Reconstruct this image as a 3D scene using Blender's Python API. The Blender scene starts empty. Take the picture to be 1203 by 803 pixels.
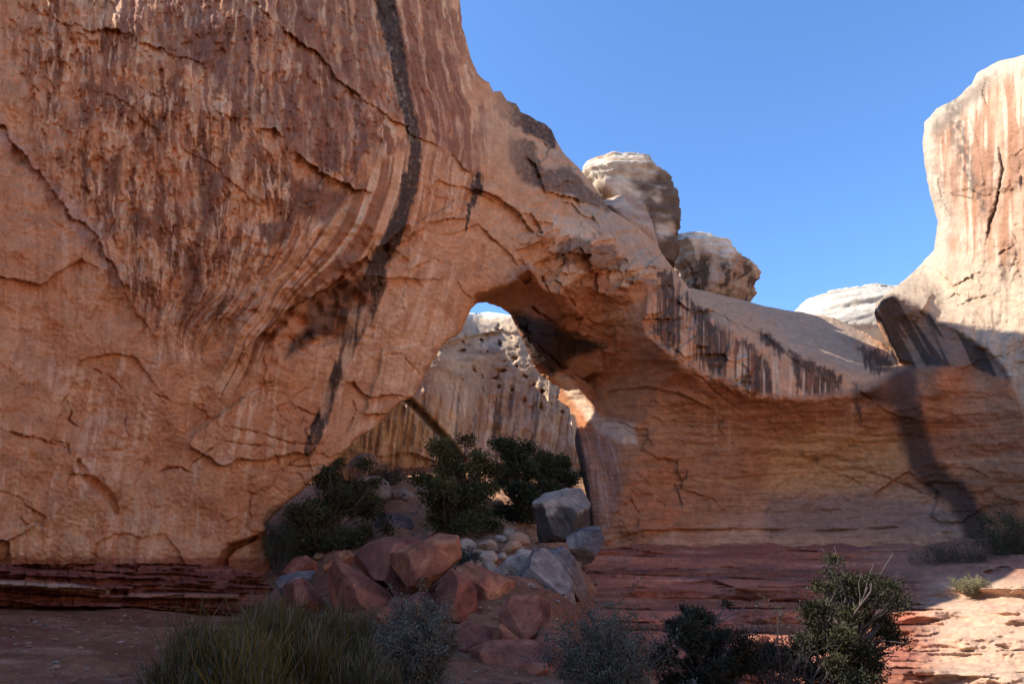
import bpy, bmesh, math, random
import numpy as np
from mathutils import Vector

# ------------------------------------------------------------------ camera, sky, sun, exposure
scene = bpy.context.scene
COL = scene.collection
F = 802.0                       # focal length in photograph pixels (24 mm on full frame)
CX, CY = 601.5, 401.5
PITCH = math.atan(288.5 / F)    # horizon at row 690
CAMZ = 1.6
cam_d = bpy.data.cameras.new('camera')
cam = bpy.data.objects.new('camera', cam_d); COL.objects.link(cam)
cam_d.lens = 24.0; cam_d.sensor_width = 36.0
cam_d.clip_start = 0.1; cam_d.clip_end = 9000
cam.location = (0, 0, CAMZ)
cam.rotation_euler = (math.pi / 2 + PITCH, 0, 0)
scene.camera = cam

SUN_AZ = math.radians(-94.0)    # clockwise from +Y
SUN_EL = math.radians(43.0)
world = bpy.data.worlds.new('World'); scene.world = world; world.use_nodes = True
wn = world.node_tree; wn.nodes.clear()
sky = wn.nodes.new('ShaderNodeTexSky'); sky.sky_type = 'NISHITA'; sky.sun_disc = False
sky.sun_elevation = SUN_EL; sky.sun_rotation = SUN_AZ
sky.altitude = 1700; sky.air_density = 1.0; sky.dust_density = 0.15; sky.ozone_density = 5.0
bg = wn.nodes.new('ShaderNodeBackground'); bg.inputs['Strength'].default_value = 0.10
wo = wn.nodes.new('ShaderNodeOutputWorld')
hs = wn.nodes.new('ShaderNodeHueSaturation'); hs.inputs['Saturation'].default_value = 1.08
wn.links.new(sky.outputs[0], hs.inputs['Color']); wn.links.new(hs.outputs[0], bg.inputs['Color']); wn.links.new(bg.outputs[0], wo.inputs['Surface'])
sd_ = bpy.data.lights.new('sun', 'SUN'); sd_.energy = 2.3; sd_.angle = math.radians(0.53); sd_.color = (1.0, 0.94, 0.84)
sun = bpy.data.objects.new('sun', sd_); COL.objects.link(sun)
SDIR = Vector((math.sin(SUN_AZ) * math.cos(SUN_EL), math.cos(SUN_AZ) * math.cos(SUN_EL), math.sin(SUN_EL)))
sun.rotation_euler = SDIR.to_track_quat('Z', 'Y').to_euler(); sun.location = (-60, 20, 80)
vs = scene.view_settings
vs.view_transform = 'Standard'; vs.look = 'None'; vs.gamma = 1.0; vs.use_curve_mapping = False
vs.exposure = 1.9
scene.cycles.max_bounces = 8; scene.cycles.diffuse_bounces = 5
scene.cycles.use_denoising = True

# ------------------------------------------------------------------ projection helpers
SP, CP = math.sin(PITCH), math.cos(PITCH)
def ray(px, py):
    a = (np.asarray(px, float) - CX) / F; b = (CY - np.asarray(py, float)) / F
    return a, CP - b * SP, SP + b * CP
def at(px, py, Y):
    """world point seen at photograph pixel (px,py) whose forward distance is Y"""
    dx, dy, dz = ray(px, py)
    k = np.asarray(Y, float) / dy
    return np.stack([dx * k, dy * k, CAMZ + dz * k], -1)

# ------------------------------------------------------------------ noise
_r = np.random.RandomState(7)
_perm = _r.permutation(256).astype(np.int64); _perm = np.concatenate([_perm, _perm, _perm])
_g = _r.normal(size=(256, 3)); _g /= np.linalg.norm(_g, axis=1)[:, None]
def perlin(x, y, z=None):
    x = np.asarray(x, float); y = np.asarray(y, float)
    z = np.zeros_like(x + y) if z is None else np.asarray(z, float)
    x, y, z = np.broadcast_arrays(x, y, z)
    xi = np.floor(x).astype(np.int64); yi = np.floor(y).astype(np.int64); zi = np.floor(z).astype(np.int64)
    xf, yf, zf = x - xi, y - yi, z - zi
    u, v, w = [t * t * t * (t * (t * 6 - 15) + 10) for t in (xf, yf, zf)]
    def gr(i, j, k):
        h = _perm[_perm[_perm[(xi + i) & 255] + ((yi + j) & 255)] + ((zi + k) & 255)]
        g = _g[h]
        return g[..., 0] * (xf - i) + g[..., 1] * (yf - j) + g[..., 2] * (zf - k)
    def lp(a, b, t): return a + (b - a) * t
    r0 = lp(lp(gr(0,0,0), gr(1,0,0), u), lp(gr(0,1,0), gr(1,1,0), u), v)
    if not np.any(zf): return r0 * 1.5
    r1 = lp(lp(gr(0,0,1), gr(1,0,1), u), lp(gr(0,1,1), gr(1,1,1), u), v)
    return lp(r0, r1, w) * 1.5
def fbm(x, y, z=None, o=4, lac=2.03, gain=0.5):
    s = 0; a = 1.0; n = 0
    for i in range(o):
        s = s + a * perlin(np.asarray(x) + 17.3 * i, np.asarray(y) + 9.1 * i, None if z is None else np.asarray(z) + 5.7 * i); n += a
        x = np.asarray(x) * lac; y = np.asarray(y) * lac
        z = None if z is None else np.asarray(z) * lac
        a *= gain
    return s / n
def ridged(x, y, z=None, o=4):
    s = 0; a = 1.0; n = 0
    for i in range(o):
        s = s + a * (1 - np.abs(perlin(np.asarray(x) + 31.7 * i, np.asarray(y) + 3.3 * i, z)) * 1.6); n += a
        x = np.asarray(x) * 2.1; y = np.asarray(y) * 2.1
        if z is not None: z = np.asarray(z) * 2.1
        a *= 0.5
    return s / n
def voronoi(x, y, seed=0):
    """cell noise: tilted facet height per cell, distance to the cell border"""
    x = np.asarray(x, float); y = np.asarray(y, float)
    xi = np.floor(x).astype(np.int64); yi = np.floor(y).astype(np.int64)
    d1 = np.full(x.shape, 9.); d2 = np.full(x.shape, 9.); hgt = np.zeros(x.shape); rnd = np.zeros(x.shape)
    for i in (-1, 0, 1):
        for j in (-1, 0, 1):
            cx, cy = xi + i, yi + j
            h = _perm[(_perm[(cx + seed * 37) & 255] + cy) & 255]; h2 = _perm[h + 1]; h3 = _perm[h2 + 3]
            px = cx + h / 255.; py = cy + h2 / 255.
            dx, dy = x - px, y - py; d = dx * dx + dy * dy
            f = (h3 / 255. - .5) + dx * (_perm[h3 + 5] / 255. - .5) * .8 + dy * (_perm[h3 + 9] / 255. - .5) * .8
            c = d < d1
            d2 = np.where(c, d1, np.minimum(d2, d)); hgt = np.where(c, f, hgt); rnd = np.where(c, h3 / 255., rnd); d1 = np.where(c, d, d1)
    return hgt, np.sqrt(d2) - np.sqrt(d1), rnd
def sm(e0, e1, x):
    t = np.clip((x - e0) / (e1 - e0), 0, 1); return t * t * (3 - 2 * t)
def mix(a, b, t):
    return np.asarray(a) * (1 - t[..., None]) + np.asarray(b) * t[..., None]

class TPS:
    def __init__(self, pts, vals, lam=0.0):
        p = np.asarray(pts, float); self.s = 200.0; p = p / self.s; n = len(p)
        d = np.linalg.norm(p[:, None] - p[None], axis=-1)
        K = self.k(d) + lam * np.eye(n)
        A = np.zeros((n + 3, n + 3)); A[:n, :n] = K; A[:n, n] = 1; A[:n, n+1:] = p; A[n, :n] = 1; A[n+1:, :n] = p.T
        b = np.zeros(n + 3); b[:n] = vals
        self.w = np.linalg.solve(A, b); self.p = p
    @staticmethod
    def k(d): return np.where(d > 1e-9, d * d * np.log(np.maximum(d, 1e-9)), 0)
    def __call__(self, x, y):
        x = np.asarray(x, float) / self.s; y = np.asarray(y, float) / self.s
        n = len(self.p); o = self.w[n] + self.w[n+1] * x + self.w[n+2] * y
        for i in range(n):
            r2 = (x - self.p[i, 0]) ** 2 + (y - self.p[i, 1]) ** 2
            o = o + self.w[i] * 0.5 * r2 * np.log(np.maximum(r2, 1e-12))
        return o
def tps3(rows, lam=0.0):
    r = np.asarray(rows, float); return TPS(r[:, :2], r[:, 2], lam)

def seg_dist(X, Y, poly, closed=False):
    """distance to a polyline, signed side (+ = right of travel in pixel axes), nearest seg, position along"""
    P = np.asarray(poly, float)[:, :2]
    n = len(P); best = np.full(X.shape, 1e18); side = np.zeros(X.shape); bi = np.zeros(X.shape, int); bt = np.zeros(X.shape)
    for i in range(n if closed else n - 1):
        a = P[i]; b = P[(i + 1) % n]; dx, dy = b - a; L = dx * dx + dy * dy + 1e-9
        t = np.clip(((X - a[0]) * dx + (Y - a[1]) * dy) / L, 0, 1)
        ex = X - a[0] - t * dx; ey = Y - a[1] - t * dy; d2 = ex * ex + ey * ey
        m = d2 < best
        best = np.where(m, d2, best); side = np.where(m, np.sign(dx * ey - dy * ex), side); bi = np.where(m, i, bi); bt = np.where(m, t, bt)
    return np.sqrt(best), side, bi, bt
def inside(X, Y, poly):
    P = np.asarray(poly, float)[:, :2]; c = np.zeros(X.shape, bool); n = len(P)
    for i in range(n):
        x1, y1 = P[i]; x2, y2 = P[(i + 1) % n]
        if y1 == y2: continue
        c ^= ((y1 > Y) != (y2 > Y)) & (X < (x2 - x1) * (Y - y1) / (y2 - y1) + x1)
    return c
def pmask(X, Y, poly, feather, nz=0):
    """soft inside mask of a polygon, edge wobbled by nz"""
    d, _, _, _ = seg_dist(X, Y, poly, True)
    s = np.where(inside(X, Y, poly), d, -d) + nz
    return sm(-feather, feather, s)
def lmask(X, Y, line, nz=0, soft=0.35):
    """stripe along a polyline whose vertices are (x, y, half width)"""
    L = np.asarray(line, float); d, _, i, t = seg_dist(X, Y, L)
    w = L[i, 2] * (1 - t) + L[np.minimum(i + 1, len(L) - 1), 2] * t
    return 1 - sm(w * (1 - soft), w * (1 + soft), d + nz)

# ------------------------------------------------------------------ mesh helpers
def make_mesh(name, verts, quads, mat, parent=None, colors=None, smooth=True, tris=None):
    me = bpy.data.meshes.new(name)
    verts = np.asarray(verts, np.float32)
    nq = 0 if quads is None else len(quads); nt = 0 if tris is None else len(tris)
    loops = np.concatenate([np.asarray(q, np.int32).ravel() for q in (quads, tris) if q is not None and len(q)])
    me.vertices.add(len(verts)); me.vertices.foreach_set('co', verts.ravel())
    me.loops.add(len(loops)); me.loops.foreach_set('vertex_index', loops)
    tot = np.concatenate([np.full(nq, 4, np.int32), np.full(nt, 3, np.int32)])
    st = np.concatenate([[0], np.cumsum(tot)[:-1]]).astype(np.int32)
    me.polygons.add(nq + nt); me.polygons.foreach_set('loop_start', st); me.polygons.foreach_set('loop_total', tot)
    me.polygons.foreach_set('use_smooth', np.full(nq + nt, smooth, bool))
    me.update(calc_edges=True); me.validate()
    if colors is not None:
        a = me.color_attributes.new('Col', 'FLOAT_COLOR', 'POINT')
        c = np.ones((len(verts), 4), np.float32); c[:, :3] = np.clip(colors, 0.004, 0.9)
        a.data.foreach_set('color', c.ravel())
    me.materials.append(mat)
    o = bpy.data.objects.new(name, me); COL.objects.link(o)
    if parent is not None: o.parent = parent
    return o
def tag(o, label=None, cat=None, group=None, kind=None):
    if label: o['label'] = label
    if cat: o['category'] = cat
    if group: o['group'] = group
    if kind: o['kind'] = kind
    return o
def empty(name, loc=(0, 0, 0)):
    o = bpy.data.objects.new(name, None); COL.objects.link(o); o.location = loc; o.empty_display_size = 0.5
    return o

# ------------------------------------------------------------------ materials
def mat_attr(name, rough=0.92, spec=0.15, n_amp=0.35, n_scale=1.6, b1=(0.9, 0.25), b2=(7.0, 0.05), bstr=0.6, streak=False):
    m = bpy.data.materials.new(name); m.use_nodes = True; nt = m.node_tree; N = nt.nodes; L = nt.links
    p = N['Principled BSDF']; p.inputs['Roughness'].default_value = rough; p.inputs['Specular IOR Level'].default_value = spec
    at_ = N.new('ShaderNodeVertexColor'); at_.layer_name = 'Col'
    tc = N.new('ShaderNodeTexCoord')
    def noise(sc, det=6, ro=0.6, src=None):
        n = N.new('ShaderNodeTexNoise'); n.inputs['Scale'].default_value = sc; n.inputs['Detail'].default_value = det; n.inputs['Roughness'].default_value = ro
        L.new(src or tc.outputs['Object'], n.inputs['Vector']); return n
    n1 = noise(n_scale, 8, 0.7)
    mr = N.new('ShaderNodeMapRange'); mr.inputs['From Min'].default_value = 0.3; mr.inputs['From Max'].default_value = 0.7
    mr.inputs['To Min'].default_value = 1 - n_amp; mr.inputs['To Max'].default_value = 1 + n_amp
    L.new(n1.outputs['Fac'], mr.inputs['Value'])
    n2 = noise(n_scale * 7, 6, 0.7); mr2 = N.new('ShaderNodeMapRange'); mr2.inputs['From Min'].default_value = 0.3; mr2.inputs['From Max'].default_value = 0.7
    mr2.inputs['To Min'].default_value = 1 - n_amp * .8; mr2.inputs['To Max'].default_value = 1 + n_amp * .8; L.new(n2.outputs['Fac'], mr2.inputs['Value'])
    mm = N.new('ShaderNodeMath'); mm.operation = 'MULTIPLY'; L.new(mr.outputs[0], mm.inputs[0]); L.new(mr2.outputs[0], mm.inputs[1])
    mul = N.new('ShaderNodeVectorMath'); mul.operation = 'SCALE'
    L.new(at_.outputs['Color'], mul.inputs[0]); L.new(mm.outputs[0], mul.inputs['Scale'])
    L.new(mul.outputs[0], p.inputs['Base Color'])
    prev = None
    for sc, dist in (b1, b2):
        nb = noise(sc, 8, 0.65); bp = N.new('ShaderNodeBump'); bp.inputs['Strength'].default_value = bstr; bp.inputs['Distance'].default_value = dist
        L.new(nb.outputs['Fac'], bp.inputs['Height'])
        if prev: L.new(prev.outputs[0], bp.inputs['Normal'])
        prev = bp
    L.new(prev.outputs[0], p.inputs['Normal'])
    return m
M_ROCK = mat_attr('sandstone', n_amp=0.22, n_scale=1.3, b1=(2.2, 0.05), b2=(10.0, 0.022), bstr=0.8)
M_LEDGE = mat_attr('red_ledge_rock', n_amp=0.3, n_scale=2.0, b1=(2.4, 0.05), b2=(12.0, 0.02))
M_BOULDER = mat_attr('boulder_rock', n_amp=0.25, n_scale=2.2, b1=(3.0, 0.035), b2=(16.0, 0.018))
M_GROUND = mat_attr('red_soil', n_amp=0.35, n_scale=2.5, b1=(2.5, 0.08), b2=(18.0, 0.02))
M_LEAF = mat_attr('foliage', rough=0.75, spec=0.2, n_amp=0.3, n_scale=3.0, bstr=0.0)
M_BARK = mat_attr('bark', n_amp=0.4, n_scale=12.0, b1=(14.0, 0.02), b2=(40.0, 0.01))

_bm = {}
def ico(n):
    if n not in _bm:
        bm = bmesh.new(); bmesh.ops.create_icosphere(bm, subdivisions=n, radius=1)
        _bm[n] = (np.array([v.co[:] for v in bm.verts]), np.array([[v.index for v in f.verts] for f in bm.faces])); bm.free()
    return _bm[n]

# ------------------------------------------------------------------ image-space relief surfaces (real depth, real thickness)
def lines(a, b, step): return list(np.arange(a, b, step))
def relief(name, outline, xs, ys, depth, color, thick=1.0, wob=1.2):
    """outline: (px, py, rounding px). Returns dict with verts, quads, colours; rim is rounded and turned back into the rock."""
    O = np.asarray(outline, float)
    dense = []
    for i in range(len(O)):
        a, b = O[i], O[(i + 1) % len(O)]; n = max(1, int(np.hypot(*(b - a)[:2]) / 4))
        for k in range(n): dense.append(a + (b - a) * k / n)
    D = np.array(dense)
    D[:, 0] += wob * fbm(D[:, 0] / 13, D[:, 1] / 13, o=3); D[:, 1] += wob * fbm(D[:, 0] / 13 + 50, D[:, 1] / 13, o=3)
    area = 0.5 * np.sum(D[:, 0] * np.roll(D[:, 1], -1) - np.roll(D[:, 0], -1) * D[:, 1])
    xs = np.asarray(xs, float); ys = np.asarray(ys, float)
    X, Y = np.meshgrid(xs, ys); nx = len(xs)
    gx = np.gradient(xs)[None, :] + 0 * Y; gy = np.gradient(ys)[:, None] + 0 * X
    d0, _, _, _ = seg_dist(X, Y, O, True)
    ins = inside(X, Y, O); nr = d0 < 16
    d = d0.copy(); bi = np.zeros(X.shape, int); bt = np.zeros(X.shape)
    dn, _, bin_, btn = seg_dist(X[nr], Y[nr], D, True)
    d[nr] = dn; bi[nr] = bin_; bt[nr] = btn; ins[nr] = inside(X[nr], Y[nr], D)
    far_ = ~nr & (d0 < 60) & ins; df, _, bif, btf = seg_dist(X[far_], Y[far_], D[::5], True); bi[far_] = bif * 5
    cell = np.maximum(gx, gy)
    bi %= len(D); nxt = (bi + 1) % len(D)
    NX = D[bi, 0] * (1 - bt) + D[nxt, 0] * bt; NY = D[bi, 1] * (1 - bt) + D[nxt, 1] * bt
    R = D[bi, 2] * (1 - bt) + D[nxt, 2] * bt
    snap = (d < 0.75 * cell)
    X = np.where(snap, NX, X); Y = np.where(snap, NY, Y)
    ok = ins | snap
    dd = np.where(snap, 0, d)
    idx = np.arange(X.size).reshape(X.shape)
    q = np.stack([idx[:-1, :-1], idx[1:, :-1], idx[1:, 1:], idx[:-1, 1:]], -1)   # CCW seen from the camera
    keep = ok[:-1, :-1] & ok[1:, :-1] & ok[1:, 1:] & ok[:-1, 1:]
    strict = ins[:-1, :-1] | ins[1:, :-1] | ins[1:, 1:] | ins[:-1, 1:]
    q = q[keep & strict]
    used = np.unique(q); remap = np.full(X.size, -1); remap[used] = np.arange(len(used)); q = remap[q]
    x = X.ravel()[used]; y = Y.ravel()[used]; dd = dd.ravel()[used]; r = np.maximum(R.ravel()[used], 0.01)
    dep = depth(x, y)
    t = np.clip(dd / r, 0, 1)
    dep = dep + (r * dep / F) * (1 - np.sqrt(np.clip(1 - (1 - t) ** 2, 0, 1)))
    V = at(x, y, dep); C = color(x, y, V)
    # skirt
    e = np.concatenate([q[:, [0, 1]], q[:, [1, 2]], q[:, [2, 3]], q[:, [3, 0]]])
    key = np.sort(e, 1); k64 = key[:, 0].astype(np.int64) * len(used) + key[:, 1]
    _, inv, cnt = np.unique(k64, return_inverse=True, return_counts=True)
    be = e[cnt[inv] == 1]
    bv = np.unique(be); loc = np.full(len(used), -1); loc[bv] = np.arange(len(bv))
    seg = bi.ravel()[used][bv]; tx = D[(seg + 1) % len(D), 0] - D[seg, 0]; ty = D[(seg + 1) % len(D), 1] - D[seg, 1]
    ln = np.hypot(tx, ty) + 1e-9; s = 1 if area > 0 else -1
    inx, iny = -ty / ln * s, tx / ln * s
    # smooth the inward directions over neighbouring rim vertices
    for _ in range(6):
        ax, ay = inx.copy(), iny.copy()
        np.add.at(ax, loc[be[:, 0]], inx[loc[be[:, 1]]]); np.add.at(ay, loc[be[:, 0]], iny[loc[be[:, 1]]])
        np.add.at(ax, loc[be[:, 1]], inx[loc[be[:, 0]]]); np.add.at(ay, loc[be[:, 1]], iny[loc[be[:, 0]]])
        l2 = np.hypot(ax, ay) + 1e-9; inx, iny = ax / l2, ay / l2
    Vs = [V]; Cs = [C]; Q = [q]; prev = bv; base = len(used)
    for inn, back in ((1.0, 0.7), (5.0, 2.5), (14.0, 5.5), (26.0, 9.0)):
        ex = x[bv] + inx * inn; ey = y[bv] + iny * inn
        Vs.append(at(ex, ey, dep[bv] + back * thick)); Cs.append(C[bv])
        ring = base + np.arange(len(bv)); a, b = loc[be[:, 0]], loc[be[:, 1]]
        Q.append(np.stack([prev[b], prev[a], ring[a], ring[b]], -1)); prev = ring; base += len(bv)
    nface = len(q)
    cen_x = x[q].mean(1); cen_y = y[q].mean(1)
    sk = np.concatenate([np.stack([x[be].mean(1), y[be].mean(1)], -1)] * 4)
    return dict(v=np.concatenate(Vs), c=np.concatenate(Cs), q=np.concatenate(Q), fx=np.concatenate([cen_x, sk[:, 0]]), fy=np.concatenate([cen_y, sk[:, 1]]))
def emit(R, name, mat, sel=None, parent=None):
    q = R['q'] if sel is None else R['q'][sel]
    u = np.unique(q); m = np.full(len(R['v']), -1); m[u] = np.arange(len(u))
    return make_mesh(name, R['v'][u], m[q], mat, parent, R['c'][u])

def crack(X, Y, line, w, depth):
    """groove; depth in metres, positive = into the rock"""
    d, _, i, t = seg_dist(X, Y, line)
    n = len(line) - 1; s = (i + t) / n
    w = w * 0.5 * np.clip(1 + 2.2 * fbm(X / 13 + 2, Y / 13, o=2), 0.25, 2.2)
    return 0.5 * depth * np.exp(-(d / w) ** 2) * np.clip(np.minimum(s, 1 - s) * 4 + 0.1, 0, 1)
def shelf(X, Y, line, h, wu, wd):
    """overhanging step along a line drawn left to right: rock above the line stands out by h and the rock below is recessed"""
    d, side, i, t = seg_dist(X, Y, line)
    n = len(line) - 1; s = (i + t) / n
    fade = np.clip(np.minimum(s, 1 - s) * 5, 0, 1) * np.clip(0.55 + 1.6 * fbm(X / 38 + 3, Y / 38 + 8, o=3), 0.05, 1.15)
    wu = wu * np.clip(1 + 1.2 * fbm(X / 20, Y / 20, o=2), .4, 2); wd = wd * np.clip(1 + 1.2 * fbm(X / 24 + 5, Y / 24, o=2), .4, 2)
    below = side > 0
    return fade * np.where(below, h * np.exp(-(d / wd) ** 1.5) * 0.6, -h * np.exp(-(d / wu) ** 1.5) * 0.4)

# ---------- the great wall, the span, the alcove and the right-hand cliff: one continuous body of rock
WALL_F = tps3([
 (-350,900,13),(-350,650,14),(-350,300,14),(-350,0,15),(-350,-200,17),
 (-200,700,19),(-200,400,18.5),(-200,0,19.5),(-200,-200,22),
 (0,700,26.5),(0,620,26),(0,500,25.6),(0,300,25),(0,100,25),(0,-80,26.5),(0,-220,30),
 (150,700,30.5),(150,620,30),(150,500,29.3),(150,300,28),(150,100,27.5),(150,-80,29),(150,-220,33),
 (300,700,34.5),(300,600,33.8),(300,500,33),(300,400,31.6),(300,300,30),(300,150,29.2),(300,0,29.8),(300,-120,32),(300,-220,36),
 (400,520,36.6),(400,450,36),(400,400,35),(400,340,33.2),(400,250,31.8),(400,100,31.6),(400,-50,33.5),(400,-200,37),
 (480,460,39),(480,400,37.2),(480,300,35),(480,200,33.8),(480,100,33.8),(480,0,35),(480,-150,38),
 (540,390,39.6),(540,300,37.4),(540,200,36.4),(540,100,37),(540,20,39),(540,-100,41),
 (600,330,40),(600,250,38.6),(600,190,38.8),(600,130,41),
 (650,340,41),(650,290,40),(650,220,41),(650,170,43.5),
 (700,322,42),(700,280,42),(700,230,46),
 (740,338,43),(760,380,43.4),(760,320,43.8),(760,285,48),
 (800,425,43.8),(800,385,44.6),(800,345,50),
 (860,448,45),(860,410,46.5),(860,375,50),(860,350,55),
 (900,462,45.6),(950,466,46.5),(950,425,49),(950,390,55),(950,366,60),
 (1000,462,48),(1000,430,51),(1000,400,56),(1050,450,48),(1050,425,53),(1120,440,47.5)])
WALL_U = tps3([
 (560,352,45),(580,352,47),(600,340,42),(608,372,52),(612,392,53),(625,420,54),(640,440,54),(655,455,54),(668,477,53),(676,523,50),(692,600,47.5),(700,640,47),
 (640,342,41.2),(650,380,45.5),(660,420,50),(675,337,41.8),(693,320,42.2),(723,335,42.8),(740,342,43),(760,345,43.8),(757,374,43.4),(762,395,43.6),(798,428,44),(858,450,45),
 (700,370,44.5),(700,410,47),(700,450,49.5),(700,480,50.5),(700,520,49),(700,580,47.6),(715,560,47.3),
 (740,390,44.8),(740,430,47),(740,470,48.3),(735,510,47.6),(740,560,46.8),(740,610,46.6),(740,660,46.2),
 (800,460,46),(800,500,47.6),(800,560,48.2),(800,610,47.6),(800,660,46.4),
 (880,468,46),(880,500,48),(880,560,49.8),(880,605,50),(880,660,47.2),
 (960,470,47),(960,500,49),(960,560,51.2),(960,605,51.2),(960,660,48),
 (1040,455,48.4),(1040,500,50),(1040,560,51.4),(1040,610,51),(1040,660,48),
 (1100,430,48),(1100,500,49.4),(1100,560,50),(1100,615,49.6),(1100,660,47),
 (1045,400,51.2),(1056,424,51.0),(1060,380,51.4),(1080,424,50.4),(1100,395,50.4),(1100,414,50.0),(1140,418,48.9),(1150,436,48.6),(1180,450,46.4),(1203,490,45),
 (1160,520,47.4),(1160,600,47.4),(1160,660,45.5),(1203,560,44.6),(1203,620,44.4),(1203,660,43),(1300,500,38),(1300,600,37.5),(1300,660,37),(1450,500,30),(1450,660,29)])
CLIFF_R = tps3([
 (1030,352,54),(1040,346,54.5),(1072,321,58),(1098,294,60),(1090,200,60),(1088,150,62),(1125,118,63),(1150,88,63),
 (1060,352,52.2),(1100,372,50.6),(1130,392,49.2),(1160,412,47.8),(1185,440,46.4),(1203,480,45.2),
 (1110,300,56),(1110,340,54),(1130,200,55),(1130,300,53),(1150,350,50.6),(1160,130,56),(1180,380,48.4),(1203,420,46.6),
 (1203,330,48.4),(1203,200,49.5),(1203,80,53),(1300,40,44),(1300,200,40),(1300,350,39.5),(1300,490,38.4),(1450,20,36),(1450,200,31),(1450,490,30)])
LIP = [(540,352),(560,349),(580,347),(597,336),(606,325),(612,318),(622,312),(630,318),(636,332),(643,342),(656,345),(668,339),(682,325),(694,318),(710,326),(724,334),(737,341),(748,333),(757,330),(764,342),(757,372),(760,392),(778,412),(798,427),(826,441),(858,450),(880,466),(930,470),(965,468),(1000,462),(1030,452),(1052,436),(1070,428)]
LIP2 = [(1030,362),(1036,350),(1048,346),(1062,350),(1082,362),(1100,373),(1130,392),(1160,412),(1175,428),(1188,446),(1203,482),(1230,540),(1300,560),(1450,560)]
U_REGION = LIP[3:] + [(1056,425),(1043,402),(1030,372)] + LIP2[1:] + [(1450,800),(560,800),(560,349)]
R_REGION = LIP2 + [(1450,-200),(1000,-200),(1000,362)]

OUT_WALL = [(-350,720,1),(-350,-190,1),(-200,-120,20),(-100,-60,20),(0,-22,16),(120,-16,16),(250,-16,16),(340,-20,16),(400,-34,20),(430,-80,20),(470,-100,22),(520,-80,20),(530,-50,18),
 (540,0,14),(543,30,12),(552,65,12),(561,86,10),(566,92,4),(574,97,4),(580,108,3),(588,107,3),(596,118,3),(606,122,3),(612,132,3),(622,136,3),(630,142,3),(640,145,3),(648,152,4),(652,164,6),(665,183,12),(680,197,14),(700,222,14),(716,246,14),(746,264,14),
 (764,279,14),(783,305,14),(809,338,14),(824,341,14),(876,353,16),(900,360,16),(923,364,16),(943,367,14),(982,374,10),(1017,391,8),(1037,403,5),(1050,424,2),
 (1043,404,3),(1032,382,4),(1027,368,4),(1031,354,5),(1040,346,6),(1072,321,10),(1097,294,9),(1102,259,8),(1094,234,9),(1087,200,12),(1084,169,14),(1086,144,14),(1100,128,12),(1122,117,12),(1142,98,10),(1147,87,9),(1172,72,9),(1203,65,9),
 (1300,40,10),(1450,20,10),(1450,690,1),(706,690,1),(705,650,3),(698,625,5),(692,600,6),(684,560,7),(676,523,8),(669,480,5),(655,469,2),(658,455,2),(636,442,2),(626,427,3),(609,388,3),(600,369,2),(588,361,2),(572,355,3),
 (560,356,5),(553,363,6),(547,377,8),(541,390,8),(520,404,7),(512,418,7),(497,445,8),(485,467,5),(470,471,4),(455,487,4),(440,502,4),(418,516,5),(405,531,5),(390,545,5),(372,559,6),(354,577,8),(339,588,10),(325,601,12),(312,616,12),(314,640,9),(317,660,7),(319,690,5),(320,720,2)]

# flow lines of the water streaks
FLOW = tps3([(x, y, x) for x in (-100, 0, 80, 160) for y in (-150, 0, 150, 300, 450, 600, 700)] +
 [(455,0,455),(472,80,455),(487,170,455),(480,220,455),(468,260,455),(455,300,455),(435,345,455),(415,385,455),(395,440,455),(380,490,455)] +
 [(425,0,425),(440,100,425),(448,180,425),(435,240,425),(410,290,425),(370,330,425),(330,380,425),(300,450,425),(285,520,425)] +
 [(390,0,390),(400,100,390),(408,180,390),(398,240,390),(370,290,390),(330,340,390),(290,400,390),(265,460,390)] +
 [(350,0,350),(350,100,350),(352,200,350),(348,260,350),(330,310,350),(300,360,350),(270,410,350),(245,460,350),(300,0,300),(300,200,300),(290,300,300),(268,360,300),(238,410,300)] +
 [(250,0,250),(248,200,250),(240,350,250),(225,450,250)] +
 [(500,0,500),(515,100,500),(520,200,500),(508,280,500),(480,350,500),(452,420,500),(430,500,500)] +
 [(540,50,540),(558,130,540),(562,200,540),(545,280,540),(530,350,540),(515,400,540)] +
 [(x, y, x) for x in (620, 720, 820, 920, 1020, 1120, 1220, 1330) for y in (150, 300, 400, 500, 600, 700)], lam=0.002)

L1 = [(285,-12),(320,22),(349,46),(375,66),(400,95),(440,126),(484,155),(520,176),(545,196),(566,212)]
L2 = [(300,150),(322,152),(350,183),(380,203),(416,222),(440,230)]
L3 = [(-40,110),(0,145),(25,180),(50,206),(80,248),(100,262),(115,280),(140,326),(160,366),(190,400)]
L4 = [(30,0),(60,25),(125,36),(180,52),(244,76),(270,84)]
L5 = [(100,100),(150,120),(200,170),(250,190),(290,230),(330,262)]
SLAB_EDGE = [(-20,498),(38,513),(70,520),(80,530)]
CR = [([(78,470),(84,484),(80,494),(94,502)],1.3,.5),([(58,517),(80,521),(82,534)],1.4,.5),([(184,556),(198,550),(213,549),(224,556)],1.8,.7),([(222,548),(236,536),(258,519)],1.6,.6),
 ([(258,500),(300,507),(345,521),(380,523)],1.5,.5),([(345,476),(360,484),(372,488)],1.6,.6),([(106,432),(130,442),(146,460)],1.3,.35),([(180,462),(200,470)],1.2,.4),
 ([(365,520),(358,505),(370,495),(376,480)],2.0,.7),([(405,512),(412,498),(418,482),(412,462)],1.5,.5),([(150,480),(146,500),(152,515)],1.2,.3),
 ([(262,518),(285,522),(320,524)],1.4,.5),([(335,545),(352,548),(378,546)],1.5,.5),([(300,560),(330,552),(345,540)],1.3,.3),([(318,470),(330,490),(345,500)],1.2,.3),
 ([(476,330),(472,355),(478,372)],1.1,.3),([(437,420),(470,415),(497,444)],1.3,.35)]
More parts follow.
